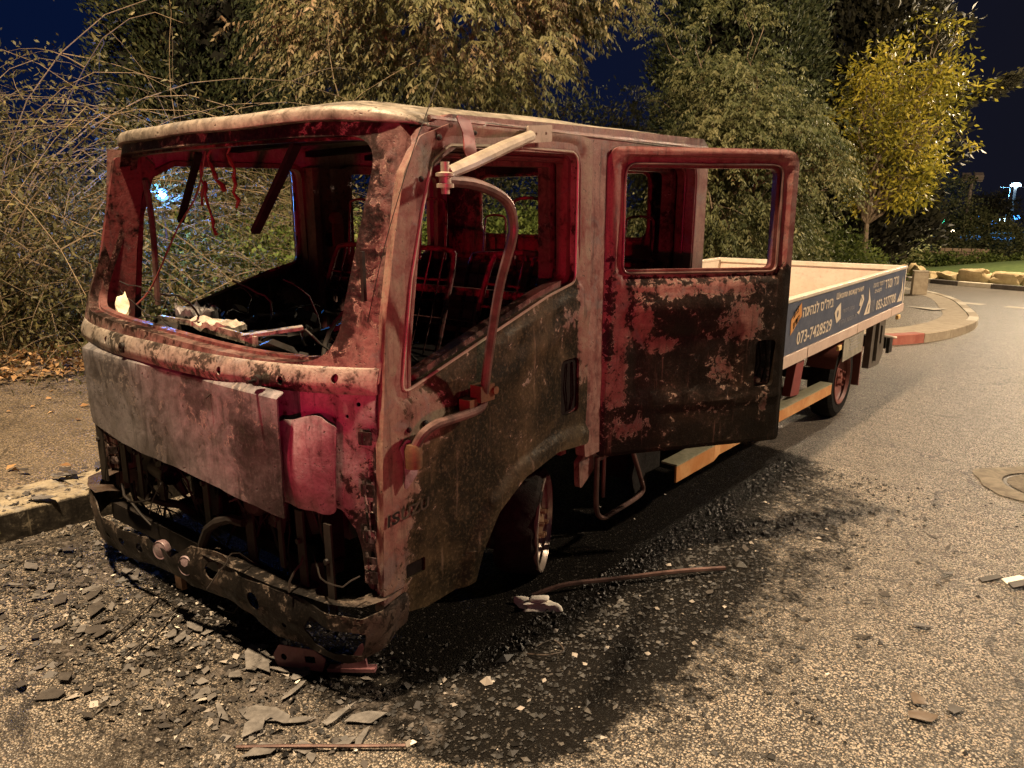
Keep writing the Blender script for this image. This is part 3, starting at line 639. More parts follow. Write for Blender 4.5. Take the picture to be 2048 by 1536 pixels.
mb = MB(); mb.tube(smooth_path([(-1.755, 1.50, 1.50), (-1.735, 1.56, 1.72), (-1.715, 1.66, 1.98), (-1.70, 1.76, 2.19), (-1.698, 1.78, 2.23)]), .0016, 5); mb.box((-1.765, 1.50, 1.64), (.012, .012, .15)); part(mb, 'aerial', M['char'])
# lettering left as dark residue
def text_mesh(body, name, parent, mat, P, ux, uy, w, h, ext=.0008, font_bold=0.):
    c = bpy.data.curves.new('t', 'FONT'); c.body = body; c.size = 1; c.offset = font_bold; c.resolution_u = 3
    o = bpy.data.objects.new('t', c); COL.objects.link(o); bpy.context.view_layer.update()
    me = bpy.data.meshes.new_from_object(o); bpy.data.objects.remove(o)
    n = len(me.vertices); co = np.zeros(n * 3); me.vertices.foreach_get('co', co); co = co.reshape(-1, 3)
    F = [tuple(p.vertices) for p in me.polygons]; bpy.data.meshes.remove(me)
    lo = co.min(0); hi = co.max(0); P = Vector(P); ux = Vector(ux).normalized(); uy = Vector(uy); nn = ux.cross(uy.normalized())
    V = [P + ux * ((c_[0] - lo[0]) / (hi[0] - lo[0]) * w) + uy * ((c_[1] - lo[1]) / (hi[1] - lo[1]) * h) + nn * ext for c_ in co]
    return obj(name, [tuple(v) for v in V], F, mat, parent, smooth=0)
text_mesh('IS', 'lettering', door, M['char'], (XD + .007, 1.515, .822), (0, 1, .06), (0, .1, 1), .055, .042, .001, .02)
M['faded'] = plain('almost_burnt_off_lettering', (.016, .012, .008), (.045, .034, .020), 40, .7)
text_mesh('UZU', 'lettering', door, M['faded'], (XD + .006, 1.578, .825), (0, 1, .06), (0, .1, 1), .13, .040, .001, .02)

# interior -------------------------------------------------------------
def seat(x, y, zb=1.02, w=.40, h=.62, lean=.22, name='seat_frame'):
    mb = MB(); r = .013
    P = [(x - w / 2, y, zb), (x - w / 2 * .98, y + lean * .5, zb + h * .5), (x - w / 2 * .9, y + lean * .92, zb + h * .92), (x - w / 2 * .6, y + lean, zb + h), (x + w / 2 * .6, y + lean, zb + h), (x + w / 2 * .9, y + lean * .92, zb + h * .92), (x + w / 2 * .98, y + lean * .5, zb + h * .5), (x + w / 2, y, zb)]
    mb.tube(smooth_path(P, 4), r, 8)
    for k in (.25, .45, .62, .78): mb.tube([(x - w / 2 * .95, y + lean * k, zb + h * k), (x, y + lean * k + .03, zb + h * k - .01), (x + w / 2 * .95, y + lean * k, zb + h * k)], .006, 6)
    for q in (-.25, 0, .25): mb.tube([(x + q * w, y + .02, zb + .05), (x + q * w, y + lean, zb + h)], .004, 5)
    hw = .085; mb.tube(smooth_path([(x - hw, y + lean, zb + h - .05), (x - hw, y + lean + .02, zb + h + .18), (x - hw * .7, y + lean + .02, zb + h + .235), (x + hw * .7, y + lean + .02, zb + h + .235), (x + hw, y + lean + .02, zb + h + .18), (x + hw, y + lean, zb + h - .05)], 4), .007, 6)
    for k in range(6): mb.tube([(x - w / 2 + k * w / 5, y - .45, zb - .03), (x - w / 2 + k * w / 5, y - .2, zb - .06), (x - w / 2 + k * w / 5, y, zb)], .004, 5)
    mb.tube([(x - w / 2, y, zb), (x - w / 2, y - .48, zb - .02), (x + w / 2, y - .48, zb - .02), (x + w / 2, y, zb)], .012, 6)
    return part(mb, name, M['inner'], m=.45)
seat(-2.02, 2.42); seat(-2.62, 2.45, w=.36); seat(-3.15, 2.44)
for x in (-3.05, -2.55, -2.03): seat(x, 3.52, 1.0, .40, .55, .14)
mb = MB()
mb.plate(rect(XF + .12, 1.02, XN - .12, 1.50, .05), [rect(-3.2, 1.08, -2.9, 1.2), rect(-2.3, 1.08, -2.0, 1.2)], lambda a, b, t: (a, 3.66 + (b - 1.0) * .22 + .012 * math.sin(b * 55) + t, b), .01, .03, lambda a, b: 1.0 + .5 * nz(a, b, 7, 5)); part(mb, 'rear_seat_panel', M['redrim'])
mb = MB(); mb.box((CX, 3.0, 1.22), (1.5, .03, .03)); mb.box((CX, 2.66, 1.45), (1.44, .03, .035)); mb.tube([(XF + .1, 2.7, 1.5), (-3.1, 2.62, 1.30), (-2.7, 2.6, .95)], .012, 6); part(mb, 'cross_bar', M['inner'])
mb = MB()
mb.bar((XF + .08, 1.62, 1.26), (XN - .08, 1.62, 1.26), .05, .05); mb.tube([(-3.36, 1.60, 1.30), (-3.05, 1.70, 1.34), (-2.7, 1.66, 1.32)], .018, 7)
mb.plate(rect(-3.2, 1.55, -2.6, 1.95, .04), [], lambda a, b, t: (a, b, 1.29 + .05 * nz(a, b, 3, 9) - t), .01, .03)
mb.box((-2.98, 1.66, 1.33), (.18, .05, .07), (0, .2, .3)); mb.box((-3.22, 1.63, 1.31), (.16, .12, .05), (.3, .1, .2))
mb.tube(smooth_path([(-1.98, 2.05, .95), (-1.99, 1.88, 1.15), (-2.0, 1.72, 1.33), (-2.0, 1.68, 1.38)]), .022, 8)
mb.tube([(-2.0 + .19 * math.cos(k * .2618), 1.69 + .10 * math.sin(k * .2618), 1.40 + .155 * math.sin(k * .2618) * .9) for k in range(24)], .008, 6, closed=True)
part(mb, 'dashboard_frame', M['char'])
mb = MB(); random.seed(8)
for k in range(60):
    x = random.uniform(-3.4, -2.1); y = random.uniform(1.5, 2.1); mb.box((x, y, 1.31 + .10 * (y - 1.5) + random.uniform(-.05, .05)), (random.uniform(.03, .16), random.uniform(.02, .10), random.uniform(.01, .04)), (random.uniform(-.5, .5), random.uniform(-.5, .5), random.uniform(0, 3)), taper=random.uniform(.6, 1))
for k in range(26):
    P = [Vector((random.uniform(-3.4, -2.0), random.uniform(1.5, 2.0), 1.34))]; d = Vector((random.gauss(0, 1), random.gauss(0, .6), random.gauss(.3, .3))).normalized()
    for q in range(9): d = (d + Vector((random.gauss(0, .4), random.gauss(0, .3), random.gauss(-.1, .35)))).normalized(); P.append(P[-1] + d * .04)
    mb.tube(P, random.choice((.003, .005)), 5)
part(mb, 'dashboard_remains', M['char'], bevel=.003)
mb = MB(); mb.plate(rect(-2.80, 1.48, -2.56, 1.60, .03), [], lambda a, b, t: (a, b, 1.405 + .03 * nz(a, b, 3, 16) + .01 * nz(a, b, 3, 50) - .25 * (b - 1.6) * .3 - t), .02, .015); part(mb, 'melted_cover', M['aluash'])
mb = MB(); mb.plate(circ(-2.98, 1.62, .12, 20, .07), [], lambda a, b, t: (a, b, 1.425 + .03 * nz(a, b, 3, 25) + .02 * nz(a, b, 1, 60) - t), .03, .012); part(mb, 'ash_heap', M['panel'])
mb = MB(); mb.bar((-2.72, 1.50, 1.39), (-2.30, 1.46, 1.385), .012, .035); mb.bar((-2.36, 1.44, 1.40), (-2.25, 1.62, 1.42), .05, .012); mb.bar((-3.1, 1.52, 1.39), (-2.74, 1.50, 1.40), .02, .02); part(mb, 'bent_bracket', M['strip'])
mb = MB(); mb.plate(circ(0, 0, .05, 16, .042), [], lambda a, b, t: (-3.36 + a, 1.49 + b * .5 + .02 * nz(a, b, 3, 20), 1.43 + b * .9 + a * -.4 - t + .02 * nz(a, b, 6, 30)), .02, .015); part(mb, 'scorched_foam', M['foam'])
random.seed(11)
mb = MB()
for x, y, z, l in ((-3.10, 1.75, 2.07, .22), (-2.98, 1.75, 2.07, .16), (-2.83, 1.75, 2.08, .24), (-3.06, 1.76, 1.95, .22)):
    P = [Vector((x, y, z))]; 
    for k in range(8): P.append(P[-1] + Vector((random.uniform(-.02, .028), random.uniform(-.01, .01), -l / 8)))
    mb.tube(P, [.004 + .008 * random.random() for _ in P], 6, m=.9)
mb.tube(smooth_path([(-3.02, 1.75, 2.07), (-3.10, 1.74, 1.9), (-3.22, 1.7, 1.75), (-3.34, 1.62, 1.50), (-3.36, 1.55, 1.42)]), .004, 5, m=.9)
part(mb, 'hanging_wire', M['wire'])
mb = MB(); mb.bar((-2.38, 1.74, 2.07), (-2.72, 1.76, 1.745), .035, .02); mb.bar((-3.02, 1.72, 2.06), (-3.30, 1.76, 1.78), .028, .015); part(mb, 'hanging_strap', M['soot'])
mb = MB(); mb.tube(smooth_path([(-3.62 + .16, 1.70, 1.96), (-3.44, 1.70, 1.75), (-3.43, 1.68, 1.40)]), .014, 7); part(mb, 'far_mirror_stay', M['tubedark'])

# chassis, tanks, guards ------------------------------------------------
mb = MB()
for x in (-2.25, -2.97):
    mb.box((x, 5.15, .64), (.07, 6.8, .18))
for y in (2.0, 3.4, 4.6, 5.8, 6.8, 8.3): mb.box((CX, y, .64), (.72, .06, .12))
part(mb, 'chassis_frame', M['frame'])
mb = MB(); mb.box((-1.98, 4.2, .50), (.42, .75, .34)); mb.box((-3.25, 4.6, .50), (.42, .9, .36)); part(mb, 'fuel_tank', M['frame'], bevel=.02)
mb = MB(); mb.plate(fillet([(2.73, .70), (2.80, .74), (3.86, .74), (3.86, .66), (2.90, .66), (2.74, .56)], .02), [], lambda a, b, t: (XN - .03 - t, a, b), .03, .1, lambda a, b: .6); part(mb, 'sill', M['cab'])
mb = MB(); mb.tube(smooth_path([(-1.75, 2.853, .70), (-1.752, 2.855, .56), (-1.755, 2.87, .42), (-1.755, 2.93, .365), (-1.755, 3.02, .360), (-1.755, 3.25, .362), (-1.755, 3.33, .385), (-1.755, 3.30, .46), (-1.755, 3.17, .69)]), .013, 8); mb.tube([(-1.80, 3.0, .70), (-1.80, 3.0, .44)], .010, 6); part(mb, 'step_hoop', M['tubedark'])
mb = MB(); mb.plate(rect(3.30, .36, 3.44, .70, .02), [], lambda a, b, t: (-1.80 + .03 * nz(a, b, 3, 9) - t, a, b), .02, .03); mb.box((-1.95, 3.5, .55), (.25, .3, .28)); part(mb, 'mudguard_remains', M['rubber'])
def rail(mb, P, w, h):
    for i in range(len(P) - 1): mb.bar(P[i], P[i + 1], w, h)
mb = MB(); rail(mb, [(-1.655, 3.50, .445), (-1.63, 3.93, .455), (-1.665, 4.10, .447)], .012, .095); rail(mb, [(-1.670, 4.10, .435), (-1.640, 6.30, .378)], .012, .085); part(mb, 'guard_rail', M['orangerail'], bevel=.002)
mb = MB(); rail(mb, [(-1.695, 3.50, .496), (-1.67, 3.93, .506), (-1.705, 4.10, .498)], .095, .010); rail(mb, [(-1.71, 4.10, .483), (-1.68, 6.30, .425)], .095, .010); part(mb, 'guard_rail_top', M['tread'])
mb = MB()
for y in (4.2, 5.6): mb.bar((-1.70, y, .45), (-2.3, y, .62), .04, .05)
part(mb, 'guard_bracket', M['frame'])
mb = MB(); mb.plate(fillet([(5.42, .50), (5.62, .48), (5.70, .78), (5.52, .78)], .01), [], lambda a, b, t: (-1.69 - t, a, b - .02), .06, 0); mb.box((-1.69, 4.2, .56), (.05, .16, .14)); part(mb, 'red_post', M['redpaint'])

# wheels -----------------------------------------------------------
def wheel(name, c, rot, rt, rr, w, m_t, m_r, m_e, burnt_t=False):
    ax = Vector((math.cos(rot), math.sin(rot), 0)); c = Vector(c)
    h = w / 2
    mb = MB(); mb.lathe(c, ax, [(rr, -h * .8), (rr * .97, h * .3), (rr * .90, h * .55), (rr * .55, h * .15), (rr * .42, h * .2), (rr * .36, h * .75), (rr * .25, h * .85), (.0005, h * .88)], 36)
    for q in range(6):
        a = q * math.pi / 3; u = ax.orthogonal().normalized(); v = ax.cross(u); p = c + (u * math.cos(a) + v * math.sin(a)) * rr * .30 + ax * h * .84; mb.lathe(p, ax, [(.014, -.02), (.012, .02), (.0004, .022)], 6)
    e = part(mb, name, m_r)
    mb = MB(); h = w / 2; k = .5 if burnt_t else 1
    mb.lathe(c, ax, [(rr, -h * .9), (rt * .86, -h), (rt * .97, -h * .75), (rt, -h * .4), (rt, h * .4), (rt * .97, h * .75), (rt * .86, h), (rr + .01, h * .92), (rr, h * .8)], 48)
    if burnt_t: mb.v = [tuple(Vector(p) + Vector((0, 0, 0)) + (Vector(p) - c) * (.13 * nz(*p, 7) + .07 * nz(*p, 19))) for p in mb.v]
    part(mb, 'tyre', m_t, e)
    mb = MB(); mb.lathe(c, ax, [(rr * .93, h * .50), (rr * 1.0, h * .72), (rr * 1.06, h * .90), (rr * 1.07, h * 1.0), (rr * 1.02, h * 1.02), (rr * .95, h * .8)], 48); part(mb, 'rim_edge', m_e, e)
wheel('front_wheel', (-1.95, 2.55, .425), R(27), .245, .21, .20, M['rubber'], M['rim'], M['chrome'], True)
wheel('front_wheel', (-3.47, 2.42, .425), R(180), .265, .21, .20, M['rubber'], M['rim'], M['chrome'], True)
wheel('rear_wheel', (-1.80, 6.86, .36), 0, .36, .22, .21, M['rubber'], M['redrim'], M['redrim'])
wheel('rear_wheel', (-3.60, 6.86, .36), R(180), .36, .22, .21, M['rubber'], M['redrim'], M['redrim'])
mb = MB(); mb.tube([(-3.5, 6.86, .36), (-1.9, 6.86, .36)], .06, 10); mb.lathe((CX, 6.86, .36), (0, 1, 0), [(.01, -.18), (.14, -.12), (.18, 0), (.14, .12), (.01, .18)], 16); mb.tube([(-3.2, 2.42, .36), (-1.95, 2.42, .36)], .045, 8); part(mb, 'axle', M['frame'])
mb = MB()
for x in (-1.79, -3.61):
    mb.box((x, 7.33, .44), (.24, .02, .46))
    V = []; F = []
    for k in range(13):
        a = math.pi * (.12 + .76 * k / 12); V += [(x - .12, 6.86 + .42 * math.cos(a), .36 + .40 * math.sin(a)), (x + .12, 6.86 + .42 * math.cos(a), .36 + .40 * math.sin(a))]
        if k: F.append((2 * k - 2, 2 * k - 1, 2 * k + 1, 2 * k))
    mb.add(V, F)
part(mb, 'mudguard', M['redrim'])
mb = MB(); mb.plate(rect(6.60, .55, 7.24, .755, .01), [circ(6.64, .58, .008, 8), circ(7.2, .58, .008, 8)], lambda a, b, t: (-1.665 - t, a * 1.01, b - .01), .008, .2); pl = part(mb, 'data_plate', M['plate'])
mb = MB()
for k, z in enumerate((.715, .69, .665, .64, .615)): mb.box((-1.664, 6.99 + .03 * (k % 2), z), (.003, .34 - .05 * (k % 3), .008))
part(mb, 'plate_lines', M['faint'], pl)
mb = MB(); mb.box((-1.66, 6.50, .69), (.025, .09, .045)); part(mb, 'marker_lamp', M['amber'], bevel=.008)
mb = MB(); mb.box((-1.66, 8.68, .70), (.03, .10, .045)); part(mb, 'marker_lamp', M['amber'], bevel=.006)
mb = MB(); mb.plate(fillet([(7.58, .33), (8.0, .31), (8.12, .40), (8.10, .76), (7.60, .76)], .02), [fillet([(7.86, .52), (8.0, .52), (8.0, .70), (7.90, .72)], .03)], lambda a, b, t: (-1.67 - t, a * 1.01, b - .02), .06, .2); mb.box((-1.69, 7.82, .57), (.10, .06, .40)); part(mb, 'rear_bracket', M['bracket'])
mb = MB(); mb.box((-2.70, 8.48, .45), (2.0, .10, .12)); mb.box((-1.66, 8.42, .44), (.03, .14, .16)); mb.bar((-2.1, 8.35, .5), (-2.1, 8.30, .78), .08, .06); mb.bar((-3.1, 8.35, .5), (-3.1, 8.30, .78), .08, .06); part(mb, 'rear_underrun_bar', M['frame'])
mb = MB(); mb.tube([(-1.64, 8.03, .59), (-1.54, 8.1, .57)], .012, 8); part(mb, 'latch_lever', M['cream'])

# flat bed -------------------------------------------------------------
bed = truck
XB = -1.650; XC = -3.74; Y0 = 4.10; Y1 = 8.80
def Yb(y): return y
def Zb(z): return z
mb = MB(); mb.box((CX, (Y0 + Y1) / 2, .815), (XB - XC - .06, Y1 - Y0 - .04, .03)); part(mb, 'bed_floor', M['bedfloor'], bed)
for xx, s in ((XB, 1), (XC, -1)):
    mb = MB(); mb.box((xx - s * .02, (Y0 + Y1) / 2, 1.01), (.035, Y1 - Y0, .38)); sb = part(mb, 'side_board', M['cream'], bed)
    mb = MB(); mb.box((xx - s * .022, (Y0 + Y1) / 2, 1.218), (.055, Y1 - Y0 + .01, .030)); part(mb, 'top_rail', M['cream'], sb, bevel=.006)
    if s > 0: nearboard = sb
    mb = MB()
    ysb = [Y0, 5.58, 6.96, 8.24, Y1]
    for q in range(4): mb.box((xx - s * .02, (ysb[q] + ysb[q + 1]) / 2, .795), (.06, ysb[q + 1] - ysb[q] - .012, .085))
    part(mb, 'bed_side_beam', M['pinkband'], bed, bevel=.004)
mb = MB(); mb.box((CX, Y1 - .015, 1.01), (XB - XC - .05, .03, .38)); sb = part(mb, 'tail_board', M['pinkband'], bed)
mb = MB(); mb.box((CX, Y1 - .025, 1.208), (XB - XC - .06, .06, .05)); part(mb, 'top_rail', M['cream'], sb, bevel=.006)
mb = MB(); mb.box((CX, Y0 + .02, 1.01), (XB - XC - .05, .03, .38)); mb.box((CX, Y0 + .02, 1.218), (XB - XC - .06, .05, .03)); part(mb, 'head_board', M['cream'], bed)
mb = MB()
for y in np.arange(4.4, 8.5, .5): mb.box((CX, y, .765), (1.95, .05, .07))
part(mb, 'cross_member', M['frame'], bed)
mb = MB(); mb.plate(rect(Y0 + .02, .842, Y1 - .06, 1.200, .004, 1), [], lambda a, b, t: (XB + .0015 - t + .0012 * math.sin(a * 23), a, b), .003, .15); ban = part(mb, 'printed_banner', M['blue'], nearboard)
XT = XB + .0045
def bt(body, y, z, w, h, mat='letter', slope=0., bold=.0): return text_mesh(body, 'lettering', nearboard, M[mat], (XT, Yb(y), Zb(z)), (0, 1, 0), (0, slope, 1), w, h, .0006, bold)
bt('ביה"ס לנהיגה'[::-1], 5.405, 1.072, .74, .088, bold=.02)
bt('073-7428529', 5.315, .885, .84, .093, bold=.015)
bt('Школа вождения', 6.22, 1.112, .82, .062, bold=.015)
bt('עסק לימודי'[::-1], 6.44, .978, .36, .05, 'faint'); bt('ת. הגבעון ועקרון'[::-1], 6.36, .888, .53, .048, 'faint')
bt('לימודי נהיגה'[::-1], 7.39, 1.115, .41, .05); bt('מקצועיים'[::-1], 7.465, 1.05, .25, .043)
bt('גרר ונגרר'[::-1], 7.84, 1.065, .58, .088, bold=.01)
bt('052-3277708', 7.575, .89, .80, .092, bold=.015)
bt('IIII', 7.34, .89, .16, .11, 'faint')
def decal(P, mat, holes=(), name='emblem', off=0.):
    mb = MB(); mb.plate(P, list(holes), lambda a, b, t: (XT + off - t, a, b), .0012, 0); return part(mb, name, mat, nearboard)
decal([(5.17, .975), (5.385, 1.09), (5.36, 1.185), (5.16, 1.085)], M['orange'])
for body, y, z, w in (('נהג', 5.20, 1.085, .11), ('חדש', 5.21, 1.01, .13)): text_mesh(body[::-1], 'lettering', nearboard, M['soot'], (XT + .0006, y, z), (0, 1, .42), (0, 0, 1), w, .048, .0006, .02)
decal([(6.21, 1.015), (6.29, .925), (6.40, .95), (6.365, 1.085), (6.25, 1.05)], M['letter'], [circ(6.30, 1.0, .022, 12, .03)])
decal([(6.90, .945), (6.975, .92), (7.10, 1.04), (7.06, 1.085), (6.985, 1.09), (7.045, 1.045), (6.975, .955)], M['letter'])
decal([(6.95, 1.0), (7.02, .985), (7.015, 1.045), (6.99, 1.07)], M['letter'])
decal([(7.15, .892), (7.355, .890), (7.345, 1.0), (7.24, 1.135), (7.27, 1.02)], M['letter'], [fillet([(7.24, .905), (7.27, .91), (7.315, .98), (7.29, .985)], .005, 2)])
decal([(8.46, .88), (8.69, .872), (8.685, .99), (8.61, 1.14), (8.62, 1.0)], M['letter'], [fillet([(8.55, .90), (8.58, .905), (8.64, .98), (8.61, .985)], .005, 2)])

# pale frame lying in the bed
load = empty('metal_frame', (-2.25, 5.9, .85), 'pale welded bar frame lying on the truck bed floor behind the cab', 'frame')
mb = MB()
for x in (-2.9, -2.30, -1.95): mb.bar((x, 4.6, .97), (x, 6.32, .97), .035, .05)
for y in (4.6, 5.4, 6.3): mb.bar((-2.92, y, .975), (-1.93, y, .975), .04, .06)
part(mb, 'bar', M['wood'], load, bevel=.003)
mb = MB()
for x in (-2.9, -1.95):
    for y in (4.6, 6.3): mb.bar((x, y, .95), (x, y, .852), .035, .035, up=(1, 0, 0))
part(mb, 'foot', M['wood'], load)

# ------------------------------------------------------------------ ground
def smooth2(x, k=2):
    return x
def asphalt(name, dark, lo, hi, sc=140., soot=True, contrast=1.):
    t = NT(name)
    v = t.n('TexVoronoi', Vector=t.c, Scale=sc); v2 = t.n('TexVoronoi', Vector=t.c, Scale=sc * .47)
    cr = t.n('SeparateColor', i0=v.outputs['Color']).outputs
    big = t.noise(.9, 6, .6); mid = t.noise(6, 7, .7); fine = t.noise(45, 4, .6)
    stone = t.mix(t.step(cr[0], .15, .95), lo, hi); stone = t.mix(t.math('MULTIPLY', t.step(cr[1], .80, .86), .55), stone, (hi[0] * 1.4, hi[1] * 1.25, hi[2] * 1.15))
    gap = t.step(t.math('ADD', v.outputs['Distance'], t.math('MULTIPLY', t.math('SUBTRACT', cr[2], .5), .45)), .38, .62)
    c = t.mix(gap, stone, dark)
    c = t.mix(t.math('MULTIPLY', t.step(mid, .45, .70), .45), c, tuple(x * .6 for x in lo))
    c = t.mix(t.math('MULTIPLY', t.step(big, .40, .65), .30), c, tuple(x * .9 for x in lo))
    ro = t.n('MapRange', Value=cr[2], i1=.0, i2=1., i3=.34, i4=.8).outputs[0]
    crk = t.math('SUBTRACT', 1., t.step(t.n('TexVoronoi', _feature='DISTANCE_TO_EDGE', Vector=t.n('VectorMath', _operation='ADD', i0=t.c, i1=t.n('VectorMath', _operation='SCALE', i0=t.n('TexNoise', Vector=t.c, Scale=3., Detail=5.).outputs['Color'], Scale=.5).outputs[0]).outputs[0], Scale=.75).outputs[0], .002, .010))
    c = t.mix(t.math('MULTIPLY', crk, .8), c, dark)
    wear = t.noise(1.3, 6, .62, .3, st=(1., .22, 1.)); c = t.mix(t.math('MULTIPLY', t.step(wear, .50, .68), .50), c, tuple(x * .75 for x in lo)); sp = .4
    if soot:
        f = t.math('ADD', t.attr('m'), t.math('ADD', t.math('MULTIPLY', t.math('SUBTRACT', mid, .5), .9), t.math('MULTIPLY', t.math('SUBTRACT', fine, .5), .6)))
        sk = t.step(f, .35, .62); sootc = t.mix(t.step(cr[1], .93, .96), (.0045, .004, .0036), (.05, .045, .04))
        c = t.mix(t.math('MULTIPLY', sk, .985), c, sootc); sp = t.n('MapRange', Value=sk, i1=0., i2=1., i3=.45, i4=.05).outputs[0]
        f2 = t.math('ADD', t.attr('ash'), t.math('MULTIPLY', t.math('SUBTRACT', mid, .5), 1.6))
        c = t.mix(t.math('MULTIPLY', t.step(f2, .45, .75), .75), c, t.mix(t.step(fine, .4, .6), (.045, .038, .032), (.16, .14, .125)))
    h = t.math('ADD', t.math('MULTIPLY', t.math('SUBTRACT', 1., v.outputs['Distance']), .8), t.math('MULTIPLY', mid, .5))
    return t.out(c, ro, 0, sp, h, .9, .006)
M['road'] = asphalt('coarse_asphalt', (.010, .0085, .007), (.066, .055, .043), (.33, .285, .225))
M['walk'] = asphalt('sidewalk_asphalt', (.045, .036, .025), (.13, .104, .072), (.25, .20, .14), 90., False)
M['kerb'] = plain('kerb_concrete', (.26, .21, .15), (.38, .32, .23), 7, .85, 0, .004)
M['kerbdark'] = plain('grey_painted_kerb', (.055, .045, .04), (.10, .085, .07), 9, .8, 0, .003)
M['kerbwhite'] = plain('worn_white_kerb_paint', (.44, .39, .30), (.56, .50, .40), 6, .75, 0, .003)
M['kerbred'] = plain('worn_red_kerb_paint', (.25, .07, .05), (.33, .12, .085), 6, .75, 0, .003)
M['roadpaint'] = plain('worn_road_paint', (.40, .36, .29), (.54, .49, .40), 20, .8, 0, .002)
def sheet(name, xs, ys, mat, zf, mf=None, af=None, label=None, kind='structure', keep=None):
    X, Y = np.meshgrid(xs, ys); nx = len(xs); V = [(x, y, zf(x, y)) for x, y in zip(X.ravel(), Y.ravel())]
    F = [(j * nx + i, j * nx + i + 1, (j + 1) * nx + i + 1, (j + 1) * nx + i) for j in range(len(ys) - 1) for i in range(nx - 1)]
    if keep: F = [f for f in F if all(keep(V[q][0], V[q][1]) for q in f)]
    o = obj(name, V, F, mat, m=mf or (lambda x, y, z: 0.), smooth=60, origin=(0, 0, 0))
    if af: a = o.data.attributes.new('ash', 'FLOAT', 'POINT'); a.data.foreach_set('value', [af(*p) for p in V])
    return tag(o, kind=kind)
def rdist(x, y, x0, x1, y0, y1): return math.hypot(max(x0 - x, 0, x - x1), max(y0 - y, 0, y - y1))
def soot(x, y, z):  # road soot, with the ground shadow of cab and bumper painted into it
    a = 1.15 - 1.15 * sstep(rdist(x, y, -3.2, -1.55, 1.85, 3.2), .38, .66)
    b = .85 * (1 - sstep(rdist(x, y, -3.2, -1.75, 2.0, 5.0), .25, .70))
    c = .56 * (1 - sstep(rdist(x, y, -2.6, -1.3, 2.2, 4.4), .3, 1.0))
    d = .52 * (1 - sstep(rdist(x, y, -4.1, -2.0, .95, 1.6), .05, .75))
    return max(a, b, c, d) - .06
def ash(x, y, z):
    d = 1 - sstep(rdist(x, y, -4.0, -1.6, .92, 1.55), .02, .45)
    return .42 * d + .25 * nz(x, y, 0, 3)
dense_x = np.arange(-5.2, 1.5, .06); dense_y = np.arange(.2, 7.2, .06)
xs = np.concatenate([[-320, -120, -60, -30, -18, -12, -9, -7, -6], dense_x, [1.8, 2.4, 3.2, 4.5, 7, 12, 20, 40, 90, 320]])
ys = np.concatenate([[-60, -20, -8, -4, -2, -1, -.4], dense_y, [7.5, 8, 9, 10, 12, 14, 17, 20, 25, 30, 40, 55, 80, 120, 200, 400]])
def gz(y): return .28 - .0406 * max(-2, min(200, y))
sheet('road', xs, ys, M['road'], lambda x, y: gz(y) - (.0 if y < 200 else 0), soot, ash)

# sidewalk with its rounded tip, kerb round it --------------------------------
EDGE = [(-4.05, -8), (-4.05, 0), (-4.05, 3), (-4.05, 6), (-4.05, 8.8), (-3.98, 10.0), (-3.62, 10.9), (-3.05, 11.6), (-2.42, 12.3), (-1.98, 13.4), (-1.76, 15.0), (-1.80, 16.8), (-2.21, 19.0), (-2.83, 21.7), (-3.71, 24.0), (-4.6, 25.3), (-6.5, 27.0), (-9.5, 28.6), (-14, 30.0), (-24, 31.5)]
EP = smooth_path([(x, y, 0) for x, y in EDGE], 6); EP = [(p.x, p.y) for p in EP]
KH = .14
poly = EP + [(-60, 32), (-60, -8)]
tr = tessellate_polygon([[Vector((x, y, 0)) for x, y in poly]])
bm = bmesh.new(); vs = [bm.verts.new((x, y, 0)) for x, y in poly]
for q in tr:
    try: bm.faces.new([vs[i] for i in q])
    except ValueError: pass
for ax, rg in ((0, np.arange(-12, -1.8, .5)), (1, np.arange(-8, 31, .5))):
    for k in rg:
        co = [0, 0, 0]; co[ax] = float(k); no = [0, 0, 0]; no[ax] = 1
        bmesh.ops.bisect_plane(bm, geom=bm.verts[:] + bm.edges[:] + bm.faces[:], plane_co=co, plane_no=no, dist=1e-5)
bm.verts.index_update(); bm.normal_update()
V = [(v.co.x, v.co.y, gz(v.co.y) + KH - .006 + .012 * nz(v.co.x, v.co.y, 0, .8)) for v in bm.verts]
F = [[v.index for v in (f.verts if f.normal.z > 0 else reversed(f.verts))] for f in bm.faces]; bm.free()
tag(obj('sidewalk', V, F, M['walk'], origin=(0, 0, 0)), kind='structure')
def band(mb, pts, off0, off1, zt, zb):
    n = len(pts); V = []
    for i, (x, y) in enumerate(pts):
        a = Vector(pts[max(0, i - 1)]); b = Vector(pts[min(n - 1, i + 1)]); d = (b - a).normalized(); nn = Vector((-d.y, d.x))
        for o, z in ((off0, zb), (off0, zt - .012), (off0 + .012, zt), (off1, zt), (off1, zb)): V.append((x + nn.x * o, y + nn.y * o, gz(y) + z))
    F = [(5 * i + k, 5 * i + 5 + k, 5 * i + 6 + k, 5 * i + 1 + k) for i in range(n - 1) for k in range(4)] + [(0, 1, 2, 3, 4), tuple(5 * n - 5 + k for k in (4, 3, 2, 1, 0))]
    mb.add(V, F)
acc = [0]
for i in range(1, len(EP)): acc.append(acc[-1] + math.dist(EP[i], EP[i - 1]))
def at(s):
    s = max(0, min(acc[-1] - 1e-4, s)); i = int(np.searchsorted(acc, s, 'right') - 1); f = (s - acc[i]) / (acc[i + 1] - acc[i]); return (EP[i][0] + (EP[i + 1][0] - EP[i][0]) * f, EP[i][1] + (EP[i + 1][1] - EP[i][1]) * f)
kerbs = {k: MB() for k in ('kerb', 'kerbwhite', 'kerbdark', 'kerbred', 'kerbsoot')}; s = 0.
k = 0
